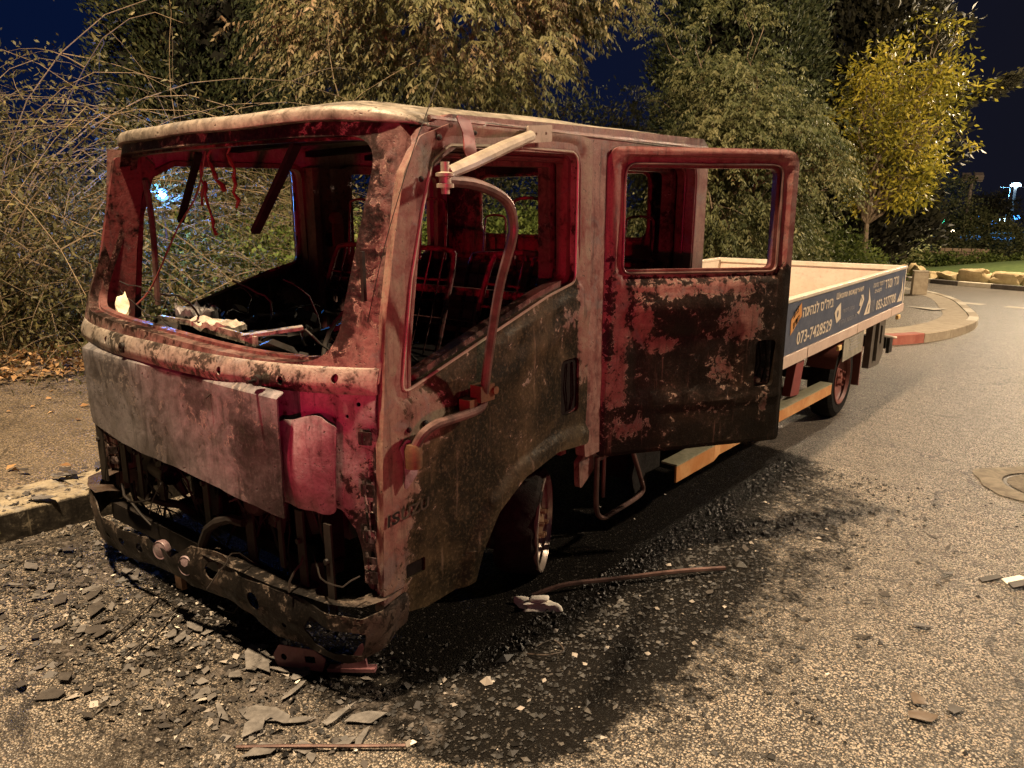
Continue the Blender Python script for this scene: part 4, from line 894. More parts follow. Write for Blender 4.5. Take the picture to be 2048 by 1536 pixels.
while s < acc[-1] - 1:
    e = s + .98; y = at(s)[1]; x = at(s)[0]
    mname = 'kerb' if y < 9.5 else 'kerbred' if y < 12.4 and x < -2.2 else ('kerbwhite' if k % 2 else 'kerb') if y > 15 else 'kerb'
    if y < 4.5: mname = 'kerbsoot'
    band(kerbs[mname], [at(s + .006 + (e - s - .012) * q / 4) for q in range(5)], .0, .17, KH + .012, -.05); s = e + .004; k += 1
for kk, nm in (('kerb', 'kerb'), ('kerbwhite', 'kerb_white'), ('kerbdark', 'kerb_dark'), ('kerbred', 'kerb_red'), ('kerbsoot', 'kerb_scorched')):
    if kerbs[kk].v: tag(obj(nm, kerbs[kk].v, kerbs[kk].f, M[kk], origin=(0, 0, 0), m=(lambda x, y, z: .62 if z > gz(y) + KH else .15)), kind='structure')
mb = MB(); s = 14.
while s < acc[-1] - 8:
    band(mb, [at(s + .01 + .38 * q / 2) for q in range(3)], .178, .62, KH + .004, 0); s += .40
tag(obj('pavers', mb.v, mb.f, M['kerb'], origin=(0, 0, 0)), kind='structure')
# scorched concrete edge slabs behind the truck's front wheel
mb = MB(); s = 2.
while s < 20: band(mb, [at(s + .01), at(s + .48)], .178, .40, KH + .003, 0); s += .5
tag(obj('kerb_slabs', mb.v, mb.f, M['kerbsoot'], m=.62, origin=(0, 0, 0)), kind='structure')
# painted marks
mb = MB()
for P in ([(-3.6, 22.6), (-2.4, 22.2), (-2.3, 22.7), (-3.5, 23.1)], [(-1.9, 22.1), (-.7, 21.6), (-.6, 22.1), (-1.8, 22.6)], [(-.3, 21.4), (.9, 20.9), (1.0, 21.4), (-.2, 21.9)]):
    mb.plate(P, [], lambda a, b, t: (a, b, gz(b) + .005 - t), .001, 0)
tag(obj('crossing_paint', mb.v, mb.f, M['roadpaint'], origin=(0, 0, 0)), kind='structure')
mb = MB()
for P in ([(-3.3, 18.1), (-2.7, 17.6), (-2.55, 18.2)], [(-3.9, 14.6), (-3.3, 15.1), (-3.9, 15.4)]):
    mb.plate(P, [], lambda a, b, t: (a, b, gz(b) + KH + .018 - t), .001, 0)
tag(obj('arrow_paint', mb.v, mb.f, M['roadpaint'], origin=(0, 0, 0)), kind='structure')

# roundabout ------------------------------------------------------------
RC = (3.0, 42.0); RR = 12.9
M['grass'] = plain('mown_grass', (.045, .075, .018), (.085, .115, .030), 3, .9, 0, .02)
M['soil'] = plain('dry_soil', (.10, .07, .04), (.18, .13, .08), 5, .95, 0, .02)
kb = {0: MB(), 1: MB()}
for k in range(64):
    a0 = 2 * math.pi * k / 64; pts = [(RC[0] + RR * math.cos(a0 + q * .0245 + .001), RC[1] + RR * math.sin(a0 + q * .0245 + .001)) for q in range(5)]
    band(kb[k % 2], pts, 0, .2, .16, -.05)
tag(obj('roundabout_kerb_white', kb[0].v, kb[0].f, M['kerbwhite'], origin=(0, 0, 0)), kind='structure')
tag(obj('roundabout_kerb_dark', kb[1].v, kb[1].f, M['kerbdark'], origin=(0, 0, 0)), kind='structure')
V = [(RC[0], RC[1], gz(RC[1]) + .9)]; F = []; NR = 14; NA = 72
for j in range(1, NR + 1):
    r = (RR - .25) * j / NR
    for k in range(NA):
        a = 2 * math.pi * k / NA; x = RC[0] + r * math.cos(a); y = RC[1] + r * math.sin(a); V.append((x, y, gz(y) + .15 + .75 * (1 - sstep(r, 4, RR - .5)) + .05 * nz(x, y, 0, .5)))
for k in range(NA): F.append((0, 1 + k, 1 + (k + 1) % NA))
for j in range(NR - 1):
    for k in range(NA): F.append((1 + j * NA + k, 1 + (j + 1) * NA + k, 1 + (j + 1) * NA + (k + 1) % NA, 1 + j * NA + (k + 1) % NA))
tag(obj('roundabout_lawn', V, F, M['grass'], origin=(0, 0, 0)), kind='structure')
M['stone'] = plain('yellow_boulder_stone', (.30, .22, .11), (.44, .34, .19), 4, .9, 0, .02)
M['wallstone'] = plain('tan_field_stone', (.26, .18, .11), (.40, .29, .19), 5, .9, 0, .02)
def rock(name, c, d, seed, mat, label=None, cat=None, group=None, rot=0, sub=3, sharp=.16, parent=None):
    bm = bmesh.new(); bmesh.ops.create_icosphere(bm, subdivisions=sub, radius=1)
    V = []
    for v in bm.verts:
        p = v.co; q = Vector([math.copysign(abs(x) ** .55, x) for x in p]); q = q * (1 + sharp * noise.noise(p * 1.3 + Vector((seed, 0, 0))) + .08 * noise.noise(p * 4 + Vector((0, seed, 0))))
        x, y, z = q.x * d[0] / 2, q.y * d[1] / 2, q.z * d[2] / 2
        V.append((c[0] + x * math.cos(rot) - y * math.sin(rot), c[1] + x * math.sin(rot) + y * math.cos(rot), c[2] + d[2] * .42 + z))
    F = [[v.index for v in f.verts] for f in bm.faces]; bm.free()
    o = obj(name, V, F, mat, parent, smooth=50, origin=None if parent else c); return tag(o, label, cat, group)
random.seed(5); k = 0; a = 3.35
while a < 5.1:
    l = random.uniform(.55, 1.2); da = l / (RR - .75)
    x = RC[0] + (RR - .75) * math.cos(a + da / 2); y = RC[1] + (RR - .75) * math.sin(a + da / 2)
    rock('boulder', (x, y, gz(y) + .08), (l * .52, l * 1.0, random.uniform(.34, .60)), k * 3.1, M['stone'], 'rough yellow boulder in the row edging the roundabout lawn', 'boulder', 'boulders edging the roundabout', rot=a + da / 2 + random.uniform(-.25, .25), sharp=.5); a += da * 1.0; k += 1

# ------------------------------------------------------------------ foliage tools
def leaf_mat(name, cols, rough=.55, trans=.3, gain=1.25):
    cols = [tuple(min(.8, x * gain) for x in q) for q in cols]; t = NT(name); c = t.ramp(t.attr('m'), [(i / (len(cols) - 1), q) for i, q in enumerate(cols)])
    g = t.noise(9, 3); c = t.mix(t.math('MULTIPLY', t.step(g, .5, .8), .3), c, tuple(x * .5 for x in cols[0]))
    t.out(c, rough, 0, .35)
    tr_ = t.n('BsdfTranslucent', Color=c); mx = t.n('MixShader', i0=trans, i1=t.b.outputs[0], i2=tr_.outputs[0])
    t.t.links.new(mx.outputs[0], t.t.nodes['Material Output'].inputs[0]); return t.m
def unit(v): return v / np.maximum(np.linalg.norm(v, axis=-1, keepdims=True), 1e-9)
def leaves_mesh(name, P, D, L, Wd, mat, parent, mval, fold=.25, up=None):
    """P base points, D leaf directions, L lengths, Wd widths: each leaf is two triangles folded along its midrib"""
    n = len(P); D = unit(D); rnd = rng.normal(size=(n, 3)) if up is None else up + rng.normal(size=(n, 3)) * .5
    Sx = unit(np.cross(D, rnd)); N = np.cross(Sx, D); L = L[:, None]; Wd = Wd[:, None]
    mid = P + D * L * .45; V = np.stack([P, mid + Sx * Wd / 2 + N * Wd * fold, P + D * L - N * L * .10, mid - Sx * Wd / 2 + N * Wd * fold], 1).reshape(-1, 3)
    org = ORG[parent] if parent else Vector((0, 0, 0))
    me = bpy.data.meshes.new(name); me.vertices.add(4 * n); me.vertices.foreach_set('co', (V - np.array(org)).astype(np.float32).ravel())
    me.loops.add(4 * n); me.loops.foreach_set('vertex_index', np.arange(4 * n, dtype=np.int32)); me.polygons.add(n); me.polygons.foreach_set('loop_start', np.arange(0, 4 * n, 4, dtype=np.int32))
    me.update(calc_edges=True); me.validate()
    a = me.attributes.new('m', 'FLOAT', 'POINT'); a.data.foreach_set('value', np.repeat(mval, 4).astype(np.float32))
    me.materials.append(mat); o = bpy.data.objects.new(name, me); COL.objects.link(o)
    if parent: o.parent = parent
    ORG[o] = org; return o
def clumps(center, radii, n, shell=.55, seed=0, fn=None):
    r = np.random.default_rng(seed); out = []
    while len(out) < n:
        p = r.normal(size=3); p /= np.linalg.norm(p); rad = shell + (1 - shell) * r.random() ** .6 if r.random() < .8 else r.random()
        q = np.array(center) + p * rad * np.array(radii)
        if fn is None or fn(q): out.append(q)
    return np.array(out)
def around(cl, per, sr, seed=1, flat=.8):
    r = np.random.default_rng(seed); s = sr * (.6 + .8 * r.random(len(cl)))
    P = np.repeat(cl, per, 0) + r.normal(size=(len(cl) * per, 3)) * np.repeat(s, per)[:, None] * np.array([1, 1, flat]) * .55; return P
def compound(P, D, nl, rl, leafL, droop, seed=2, lsz=.35):
    """pinnate leaves: P attachment, D rachis direction; returns leaflet arrays"""
    r = np.random.default_rng(seed); n = len(P); D = unit(D); base = []; dirs = []
    side = unit(np.cross(D, np.array([0, 0, 1.0]) + r.normal(size=(n, 3)) * .2))
    for k in range(nl):
        f = (k // 2 + 1) / (nl // 2 + 1); pos = P + D * rl[:, None] * f - np.array([0, 0, 1]) * (droop * rl * f * f)[:, None]
        sg = 1 if k % 2 else -1; d = D * .35 + side * sg * .55 + np.array([0, 0, -1]) * (.6 + .5 * r.random((n, 1))) + r.normal(size=(n, 3)) * .18
        base.append(pos); dirs.append(d)
    B = np.concatenate(base); Dd = np.concatenate(dirs); L = leafL * (1 - lsz / 2 + lsz * r.random(len(B))); return B, Dd, L
def limbs(name, paths, mat, parent, n=6):
    mb = MB()
    for P, r0, r1 in paths:
        N = len(P); mb.tube(P, [r0 + (r1 - r0) * (i / (N - 1)) ** .8 for i in range(N)], n)
    return obj(name, mb.v, mb.f, mat, parent, smooth=60)
def wander(p, q, n=6, amp=.1, rs=random, sag=0.):
    p = Vector(p); q = Vector(q); L = (q - p).length; out = [p]
    for i in range(1, n):
        t = i / n; out.append(p.lerp(q, t) + Vector((rs.uniform(-1, 1), rs.uniform(-1, 1), rs.uniform(-1, 1))) * amp * L * .3 + Vector((0, 0, math.sin(math.pi * t) * sag * L)))
    return out + [q]
M['bark'] = plain('grey_brown_bark', (.13, .095, .06), (.24, .18, .12), 14, .9, 0, .01)
M['barkdark'] = plain('dark_bark', (.05, .035, .022), (.09, .065, .04), 12, .9, 0, .01)
M['twig'] = plain('dry_twig', (.12, .088, .052), (.22, .165, .10), 9, .85, 0, .002)
LM = {
 'droop': leaf_mat('tan_drooping_leaves', [(.050, .054, .022), (.115, .112, .046), (.20, .172, .085), (.28, .20, .12)]),
 'green': leaf_mat('dusty_green_leaves', [(.034, .044, .016), (.078, .090, .034), (.14, .142, .060), (.21, .195, .09)]),
 'cyp': leaf_mat('cypress_sprays', [(.010, .016, .006), (.026, .036, .013), (.050, .060, .022), (.085, .085, .035)], .7, .12, 1.4),
 'cypd': leaf_mat('dark_conifer_sprays', [(.010, .010, .006), (.022, .022, .012), (.036, .034, .018), (.05, .045, .026)], .7, .1, 1.2),
 'yellow': leaf_mat('yellow_green_leaves', [(.05, .055, .010), (.17, .16, .020), (.34, .29, .035), (.46, .37, .055)], .5, .3, 1.35),
 'hedge': leaf_mat('hedge_leaves', [(.030, .045, .010), (.070, .095, .020), (.12, .145, .035), (.17, .19, .05)]),
 'brush': leaf_mat('thicket_leaves', [(.030, .032, .010), (.075, .072, .024), (.13, .118, .042), (.20, .165, .065)], gain=.8),
 'litter': leaf_mat('dry_leaf_litter', [(.10, .05, .02), (.20, .11, .045), (.30, .18, .08), (.38, .25, .13)], .8, .1),
 'vine': leaf_mat('fresh_vine_leaves', [(.045, .070, .014), (.095, .135, .028), (.15, .19, .045), (.22, .25, .07)]),
}
def mv(P, seed, sc=.8):
    """leaf tone: patches plus scatter"""
    r = np.random.default_rng(seed); m = np.array([noise.noise(Vector(p) * sc) for p in P[::1]]) if len(P) < 30000 else np.repeat([noise.noise(Vector(p) * sc) for p in P[::4]], 4)[:len(P)]
    if len(m) < len(P): m = np.concatenate([m, np.zeros(len(P) - len(m))])
    return np.clip(.45 + .45 * m + .22 * r.normal(size=len(P)), 0, 1)


# ------------------------------------------------------------------ trees and shrubs
def thing(name, loc, label, cat, group=None): return empty(name, loc, label, cat, group)
# 1 tall cypresses and dark conifers behind
def conifer(loc, r, h, n, label, mat, seed, name='cypress_tree', tipfn=None, sz=(.20, .075), bare=.25, group=None, rag=.18):
    t = thing(name, loc, label, 'tree', group); L = Vector(loc); r_ = np.random.default_rng(seed)
    limbs('trunk', [([L, L + Vector((.05, 0, h * .5)), L + Vector((0, .05, h * .93))], r * .10 + .05, .03)], M['barkdark'], t, 8)
    nc = n // 26; z = h * (bare * .3 + (1 - bare * .3) * r_.random(nc)); a = r_.random(nc) * 2 * math.pi
    prof = np.interp(z / h, [0, .08, .3, .6, .85, 1], [.55, .85, 1, .92, .6, .06])
    lump = 1 + rag * np.array([noise.noise(Vector((math.cos(q) * 2.2 + seed, math.sin(q) * 2.2, zz * 1.1))) * 1.8 for q, zz in zip(a, z)])
    rr = r * prof * lump * (.70 + .32 * r_.random(nc) ** .5)
    C_ = np.stack([L.x + rr * np.cos(a), L.y + rr * np.sin(a), L.z + z], 1)
    out = np.stack([np.cos(a), np.sin(a), np.full(nc, .9)], 1)
    P = np.repeat(C_, 26, 0) + r_.normal(size=(nc * 26, 3)) * np.array([.12, .12, .22]) * r * .5; D = np.repeat(out, 26, 0) + r_.normal(size=P.shape) * .55
    if tipfn is not None:
        Q, DQ = tipfn(r_); P = np.concatenate([P, Q]); D = np.concatenate([D, DQ])
    k = len(P); leaves_mesh('crown', P, D, sz[0] * (.6 + .8 * r_.random(k)), sz[1] * (.6 + .8 * r_.random(k)), mat, t, mv(P, seed, 1.1), .3)
    # inner mass of dead sprays
    m = n // 6; a = r_.random(m) * 6.283; z = h * (.04 + .9 * r_.random(m)); q = r * np.interp(z / h, [0, .3, .85, 1], [.5, .72, .45, .05]) * r_.random(m) ** .5
    P = np.stack([L.x + q * np.cos(a), L.y + q * np.sin(a), L.z + z], 1); leaves_mesh('inner_sprays', P, r_.normal(size=P.shape), np.full(m, .40), np.full(m, .25), LM['cypd'], t, np.zeros(m), .1)
    return t
conifer((-15.6, 8.9, gz(8.9)), 1.6, 11.5, 52000, 'dense green cypress rising behind the cab roof, nearest the tangled thicket', LM['cyp'], 21, sz=(.12, .042), rag=.34)
conifer((-17.8, 12.6, gz(12.6)), 1.9, 11, 12000, 'shaded cypress half hidden behind the drooping tan-leaved branches', LM['cypd'], 22, sz=(.2, .09))
conifer((-9.9, 24.05, gz(24)), 2.55, 14, 60000, 'broad fluted cypress standing behind the dusty green tree', LM['cyp'], 23, sz=(.15, .055), rag=.18)
def tip(r_):
    P = []; D = []
    for (a, b, n, rad) in (((-6.2, 29.3, 4.6), (-3.15, 29.8, 5.75), 900, .28), ((-6.0, 29.4, 6.8), (-4.6, 29.6, 7.6), 500, .3), ((-6.5, 29.2, 3.0), (-4.4, 29.6, 3.6), 500, .3)):
        a = np.array(a); b = np.array(b); f = r_.random(n)[:, None]; P.append(a + (b - a) * f + r_.normal(size=(n, 3)) * rad * .5); D.append((b - a)[None] / 3 + r_.normal(size=(n, 3)) * .5)
    return np.concatenate(P), np.concatenate(D)
conifer((-7.4, 29.2, gz(29)), 2.3, 14, 26000, 'nearly black conifer with one feathery limb reaching out over the yellow tree', LM['cypd'], 24, 'conifer_tree', tip, (.26, .11), rag=.45)
# 2 drooping tan tree over the cab
def broadleaf(name, loc, label, cat, trunk_top, cen, rad, ncl, per, spread, kind, seed, leaf=(.12, .035), ncomp=0, trunk_r=.12, bark='bark', shell=.5, fn=None, nlimb=14, group=None, extra=None, flat=.8):
    t = thing(name, loc, label, cat, group); L = Vector(loc); rs = random.Random(seed); T = Vector(trunk_top)
    carve = lambda q: noise.noise(Vector(q) * (.75 if kind != 'yellow' else .95) + Vector((seed, 0, 0))) > (-.16 if kind != 'yellow' else -.02) and (fn is None or fn(q))
    cl = clumps(cen, rad, ncl, shell, seed, carve)
    if extra is not None: cl = np.concatenate([cl, np.array(extra)])
    paths = [(wander(L, T, 5, .10, rs), trunk_r, trunk_r * .6)]
    idx = list(range(len(cl))); rs.shuffle(idx); knots = []
    for i in idx[:nlimb]:
        q = Vector(cl[i]); P = wander(T, q, 7, .18, rs, .10); paths.append((P, trunk_r * .45, .012)); knots += P[2:]
    for i in idx[nlimb:]:
        q = Vector(cl[i]); k = min(rs.sample(knots, min(14, len(knots))), key=lambda p: (p - q).length)
        if (k - q).length < 2.0: paths.append((wander(k, q, 4, .25, rs, .08), .014, .004))
    limbs('trunk', paths, M[bark], t, 5)
    if kind == 'droop' or ncomp:
        r_ = np.random.default_rng(seed); P = around(cl, ncomp, spread, seed, flat); Dr = P - np.array(cen); Dr[:, 2] *= .3; Dr = unit(Dr) + r_.normal(size=P.shape) * .55
        nl = per; B, Dd, Ll = compound(P, Dr, nl, .26 + .20 * r_.random(len(P)), leaf[0], .55, seed); LMm = LM[kind]
        leaves_mesh('crown', B, Dd, Ll, leaf[1] * (.7 + .6 * r_.random(len(B))), LMm, t, np.tile(mv(P, seed), nl) * 1.0, .22)
    else:
        r_ = np.random.default_rng(seed); P = around(cl, per, spread, seed, flat); Dd = (P - np.repeat(cl, per, 0)) / spread + r_.normal(size=P.shape) * .6 + np.array([0, 0, -.25])
        leaves_mesh('crown', P, Dd, leaf[0] * (.6 + .8 * r_.random(len(P))), leaf[1] * (.6 + .8 * r_.random(len(P))), LM[kind], t, mv(P, seed), .22)
    return t
cut1 = lambda q: q[2] > 3.22 + .09 * (q[0] + 8.3) + .25 * noise.noise(Vector((q[0], q[1], 0)))
broadleaf('drooping_tree', (-9.6, 9.9, gz(9.9)), 'tan-leaved tree with drooping leaflets hanging over the cab roof', 'tree', (-9.3, 9.7, 3.2), (-8.35, 8.75, 4.75), (3.0, 2.1, 1.75), 190, 12, .38, 'droop', 31, (.10, .033), ncomp=26, trunk_r=.14, shell=.35, fn=cut1, nlimb=22)
extra = [(-6.3, 13.2, 4.9), (-6.0, 13.4, 5.2), (-5.6, 13.5, 5.15), (-5.3, 13.6, 5.0), (-6.9, 12.8, 5.3), (-6.9, 12.8, 5.0), (-4.5, 14.4, 2.9), (-4.2, 14.4, 2.6), (-3.95, 14.6, 2.35), (-4.6, 14.2, 3.2), (-4.0, 14.6, 2.1)]
broadleaf('dusty_green_tree', (-6.3, 13.9, gz(13.9) + .1), 'dusty green tree with loose upper sprays behind the open rear door', 'tree', (-6.2, 13.8, 1.6), (-5.85, 13.6, 2.65), (2.0, 1.4, 1.72), 220, 10, .32, 'green', 32, (.085, .030), ncomp=30, trunk_r=.11, shell=.35, nlimb=18, extra=extra)
broadleaf('yellow_sapling', (-5.58, 23.34, gz(23.3) + .14), 'young yellow-leaved street tree with a slim bare trunk', 'tree', (-5.55, 23.32, 1.35), (-5.2, 23.4, 3.95), (1.8, 1.7, 2.3), 240, 38, .32, 'yellow', 33, (.16, .055), trunk_r=.10, shell=.45, nlimb=50, extra=[(-3.9, 23.8, 6.1), (-3.6, 23.8, 5.6), (-3.3, 23.8, 3.4), (-4.4, 23.6, 6.5), (-4.9, 23.5, 6.7), (-4.0, 23.7, 6.5), (-3.2, 23.9, 4.9), (-6.6, 23.0, 3.1), (-6.3, 23.1, 5.6)])
# bare lower twigs of the sapling
# 3 shrubs beyond the bed and along the verge
def bush(loc, rad, n, kind, label, seed, leaf=(.07, .04), group=None, name='bush', stems=14, twig='twig'):
    t = thing(name, loc, label, 'bush', group); L = Vector(loc); rs = random.Random(seed); r_ = np.random.default_rng(seed)
    nc = max(40, n // 60); cen = np.array([L.x, L.y, L.z + rad[2] * .42]); cl = clumps(cen, (rad[0], rad[1], rad[2] * .62), nc, .72, seed, lambda q: q[2] > L.z + .05)
    limbs('stem', [(wander(L + Vector((rs.uniform(-.2, .2), rs.uniform(-.2, .2), 0)), Vector(cl[rs.randrange(nc)]), 5, .25, rs, .1), .018, .004) for _ in range(stems)], M[twig], t, 4)
    per = n // nc; P = around(cl, per, .30 * (rad[2] / 1.4) ** .5, seed); Dd = (P - cen) / max(rad) + r_.normal(size=P.shape) * .7
    leaves_mesh('leaves', P, Dd, leaf[0] * (.6 + .8 * r_.random(len(P))), leaf[1] * (.6 + .8 * r_.random(len(P))), LM[kind], t, mv(P, seed, 1.6), .2)
    return t
bush((-5.9, 15.6, gz(15.6) + .1), (1.5, 1.3, 2.25), 14000, 'green', 'tall grey-green bush seen through the open rear door window', 41, (.085, .035))
bush((-6.2, 18.6, gz(18.6) + .1), (1.5, 1.5, 1.95), 12000, 'hedge', 'rounded green bush just behind the truck bed, nearest the rear door edge', 42, (.09, .045))
bush((-5.35, 19.6, gz(19.6) + .1), (1.35, 1.2, 1.40), 10000, 'hedge', 'low spreading green bush at the foot of the yellow-leaved tree', 43, (.09, .045))
bush((-8.6, 13.4, gz(13.2) + .1), (2.0, 1.7, 3.9), 18000, 'green', 'grey-green bush seen through the cab side window', 44, (.085, .035))
for i, (x, y, rx, rz) in enumerate(((-8.55, 4.55, 1.1, 1.25), (-9.0, 6.5, 1.2, 1.45), (-8.9, 8.7, 1.2, 1.5), (-8.5, 10.8, 1.2, 1.7))):
    bush((x, y, gz(y) + .12), (rx, 1.15, rz), 10000, 'vine', ['fresh-leaved low bush seen through the windscreen opening, nearest its left post', 'fresh-leaved low bush behind the far front door window', 'fresh-leaved low bush behind the far rear door', 'fresh-leaved low bush behind the rear window of the cab'][i], 50 + i, (.085, .05))
bush((-9.5, 12.2, gz(12.2) + .1), (1.5, 1.3, 3.5), 16000, 'green', 'tall bush filling the rear window of the cab, beyond the low leafy ones', 46, (.085, .035))
# tangled thicket with long arching twigs
def thicket(loc, rad, h, nst, n, label, seed, lean=(0, 0), kind='brush', leafz=0., lr=(.0035, .010)):
    t = thing('thicket_shrub', loc, label, 'shrub', None); L = Vector(loc); rs = random.Random(seed); r_ = np.random.default_rng(seed); paths = []; pts = []
    for k in range(nst):
        a = rs.uniform(0, 6.283); q = rs.random() ** .5; p = L + Vector((rad[0] * q * math.cos(a) * .7, rad[1] * q * math.sin(a) * .7, 0)); hh = h * rs.uniform(.45, 1.05)
        d = Vector((math.cos(a) * .35 + lean[0] + rs.uniform(-.3, .3), math.sin(a) * .35 + lean[1] + rs.uniform(-.3, .3), 1.2)).normalized(); P = [p]; N = 11; st = hh / N * 1.25
        for i in range(N):
            d = (d + Vector((rs.uniform(-.16, .16) + d.x * .10, rs.uniform(-.16, .16) + d.y * .10, -.11 - .03 * i * rs.random()))).normalized(); P.append(P[-1] + d * st)
        r0 = rs.uniform(*lr); paths.append((P, r0, .002)); pts += P[2:]
        for _ in range(3):
            b = rs.randrange(3, N); e = Vector((rs.gauss(0, .6), rs.gauss(0, .6), rs.gauss(.25, .4))).normalized(); B = [P[b]]
            for i in range(5): e = (e + Vector((rs.uniform(-.2, .2), rs.uniform(-.2, .2), -.12))).normalized(); B.append(B[-1] + e * h * .05)
            paths.append((B, r0 * .55, .0015)); pts += B[1:]
    limbs('branch', paths, M['twig'], t, 4)
    pts = np.array([tuple(p) for p in pts]); P = pts[r_.integers(0, len(pts), n)] + r_.normal(size=(n, 3)) * .07; P = P[P[:, 2] > L.z + .1]; D = r_.normal(size=P.shape) + np.array([0, 0, -.5])
    k = len(P); leaves_mesh('leaves', P, D, .055 * (.5 + r_.random(k)), .022 * (.6 + .8 * r_.random(k)), LM[kind], t, mv(P, seed, 1.3), .2)
    return t
thicket((-8.75, 1.9, gz(1.9) + .12), (1.1, 1.1), 4.5, 130, 24000, 'tangled bare-twigged shrub at the far left, reaching past the top of the view', 61, (.0, -.05))
thicket((-8.9, 3.5, gz(3.5) + .12), (.9, 1.0), 2.7, 130, 24000, 'tangled leafy shrub with arching twigs just left of the cab', 62, (.1, .05))
thicket((-9.7, 5.2, gz(5.2) + .12), (1.1, 1.1), 2.9, 110, 18000, 'twiggy thicket seen through the left half of the windscreen opening', 63, (0, 0))
thicket((-10.6, 7.4, gz(7.4) + .12), (1.3, 1.2), 2.9, 90, 12000, 'dark twiggy thicket seen through the right half of the windscreen opening', 64)
thicket((-10.3, .8, gz(.8) + .12), (1.2, 1.6), 4.7, 90, 18000, 'thicket of pale arching stems behind the leftmost shrubs', 65, (.1, .1))
thicket((-10.9, 3.9, gz(3.9) + .12), (1.1, 1.3), 2.9, 90, 9000, 'thicket of brown stems behind the leafy shrub left of the cab', 66)
for i, (x, y, rr, h, lb) in enumerate(((-10.3, 2.4, 1.6, 2.6, 'dense brown-green brush filling the space under the left twigs'), (-11.2, 5.4, 1.7, 2.2, 'dense brush low behind the windscreen opening'), (-12.5, 9.2, 2.2, 2.6, 'dense shaded brush far behind the cab doors'))):
    bush((x, y, gz(y) + .1), (rr, rr, h), 16000, 'brush', lb, 70 + i, (.07, .028), name='brush')
for i, (x, y, rx, ry, rz, lb) in enumerate(((-9.9, 58.5, 3.3, 3.0, 6.2, 'tall dark bush left of the floodlight pole'), (-6.9, 59.5, 2.6, 2.4, 3.3, 'low dark bush just behind the right end of the tan stone wall'), (-8.9, 35.5, 2.6, 2.0, 3.1, 'dark bush behind the trunk of the yellow-leaved tree'), (-11.8, 31.5, 2.6, 2.2, 3.4, 'dark bush behind the rounded green ones, beyond the truck bed'))):
    bush((x, y, gz(y)), (rx, ry, rz), 11000, 'green' if i != 3 else 'cyp', lb, 80 + i, (.19, .09), name='background_bush')
# verge, litter, hedge and wall at the back
sheet('verge', np.concatenate([np.arange(-30, -12, 2.), np.arange(-12, -7.2, .2)]), np.arange(-6, 27, .5), M['soil'], lambda x, y: gz(y) + .12 + .10 * sstep(-x, 7.45, 7.9) + .05 * (max(0, -x - 8)) + .04 * nz(x, y, 0, 1.1))
n = 9000; X = -7.35 - np.abs(rng.normal(size=n)) * .9; Y = rng.uniform(-3, 14, n); P = np.stack([X, Y, np.array([gz(y) for y in Y]) + .17 + .10 * np.clip((-X - 7.4) / .5, 0, 1) + .04 * rng.random(n)], 1)
o = leaves_mesh('leaf_litter', P, rng.normal(size=P.shape) * np.array([1, 1, .35]), .05 + .05 * rng.random(n), .035 + .02 * rng.random(n), LM['litter'], None, rng.random(n), .2, np.array([0, 0, 1.])); tag(o, kind='stuff')
n = 500; X = rng.uniform(-7.3, -4.2, n); Y = rng.uniform(-2, 16, n); P = np.stack([X, Y, np.array([gz(y) for y in Y]) + .15], 1)
o = leaves_mesh('fallen_leaves', P, rng.normal(size=P.shape) * np.array([1, 1, .1]), .04 + .04 * rng.random(n), .03 + .01 * rng.random(n), LM['litter'], None, rng.random(n), .15, np.array([0, 0, 1.])); tag(o, kind='stuff')
for i in range(7):
    x = -10.6 + i * 1.75; y = 47.5 + .1 * i
    bush((x, y, gz(y)), (1.25, .7, .85), 1800, 'hedge', 'clipped low hedge plant in the row in front of the tan stone wall', 90 + i, (.17, .10), 'hedge plants before the stone wall', 'hedge_plant', 4)
def wall(a, b, h0, h1, t=.4):
    mb = MB(); L = (Vector(b) - Vector(a)).length; d = (Vector(b) - Vector(a)).normalized(); nn = Vector((d.y, -d.x)); rs = random.Random(4); z = 0; row = 0
    top = lambda s: h0 + (h1 - h0) * s / L
    s = 0
    while z < max(h0, h1):
        hh = rs.uniform(.14, .24); s = -rs.random() * .3
        while s < L:
            w = rs.uniform(.25, .55)
            if z + hh * .5 < top(s) + rs.uniform(-.05, .05):
                c = Vector(a) + d * (s + w / 2); jut = rs.uniform(-.03, .03); mb.box((c.x + nn.x * jut, c.y + nn.y * jut, gz(c.y) + z + hh / 2), (w - .02, t, hh - .02), (rs.uniform(-.04, .04), 0, math.atan2(d.y, d.x)), taper=.94)
            s += w
        z += hh
    o = obj('stone_wall', mb.v, mb.f, M['wallstone'], bevel=.02, origin=(a[0], a[1], gz(a[1]))); return tag(o, 'tan dry-stone wall behind the roundabout lawn', 'wall')
wall((-13.8, 52.0), (-5.95, 54.6), .75, 1.25)

# bollard box on the pavement tip
bx = thing('concrete_bollard', (-3.95, 22.9, gz(22.9) + .13), 'square concrete bollard standing on the pavement tip behind the truck bed', 'bollard')
mb = MB(); mb.box((-3.95, 22.9, gz(22.9) + .43), (.36, .30, .62), (0, 0, .35)); mb.out('post', M['kerb'], bx, bevel=.015)
mb = MB(); mb.box((-3.95, 22.9, gz(22.9) + .757), (.38, .32, .03), (0, 0, .35)); mb.out('cap', M['kerb'], bx, bevel=.008)
pk = thing('marker_stake', (-1.95, 37.5, gz(37.5) + .3), 'thin brown stake standing in the roundabout lawn', 'stake'); mb = MB(); mb.bar((-1.95, 37.5, gz(37.5) + .2), (-1.93, 37.5, gz(37.5) + 1.0), .07, .07, up=(1, 0, 0)); mb.out('post', M['rusty'], pk)
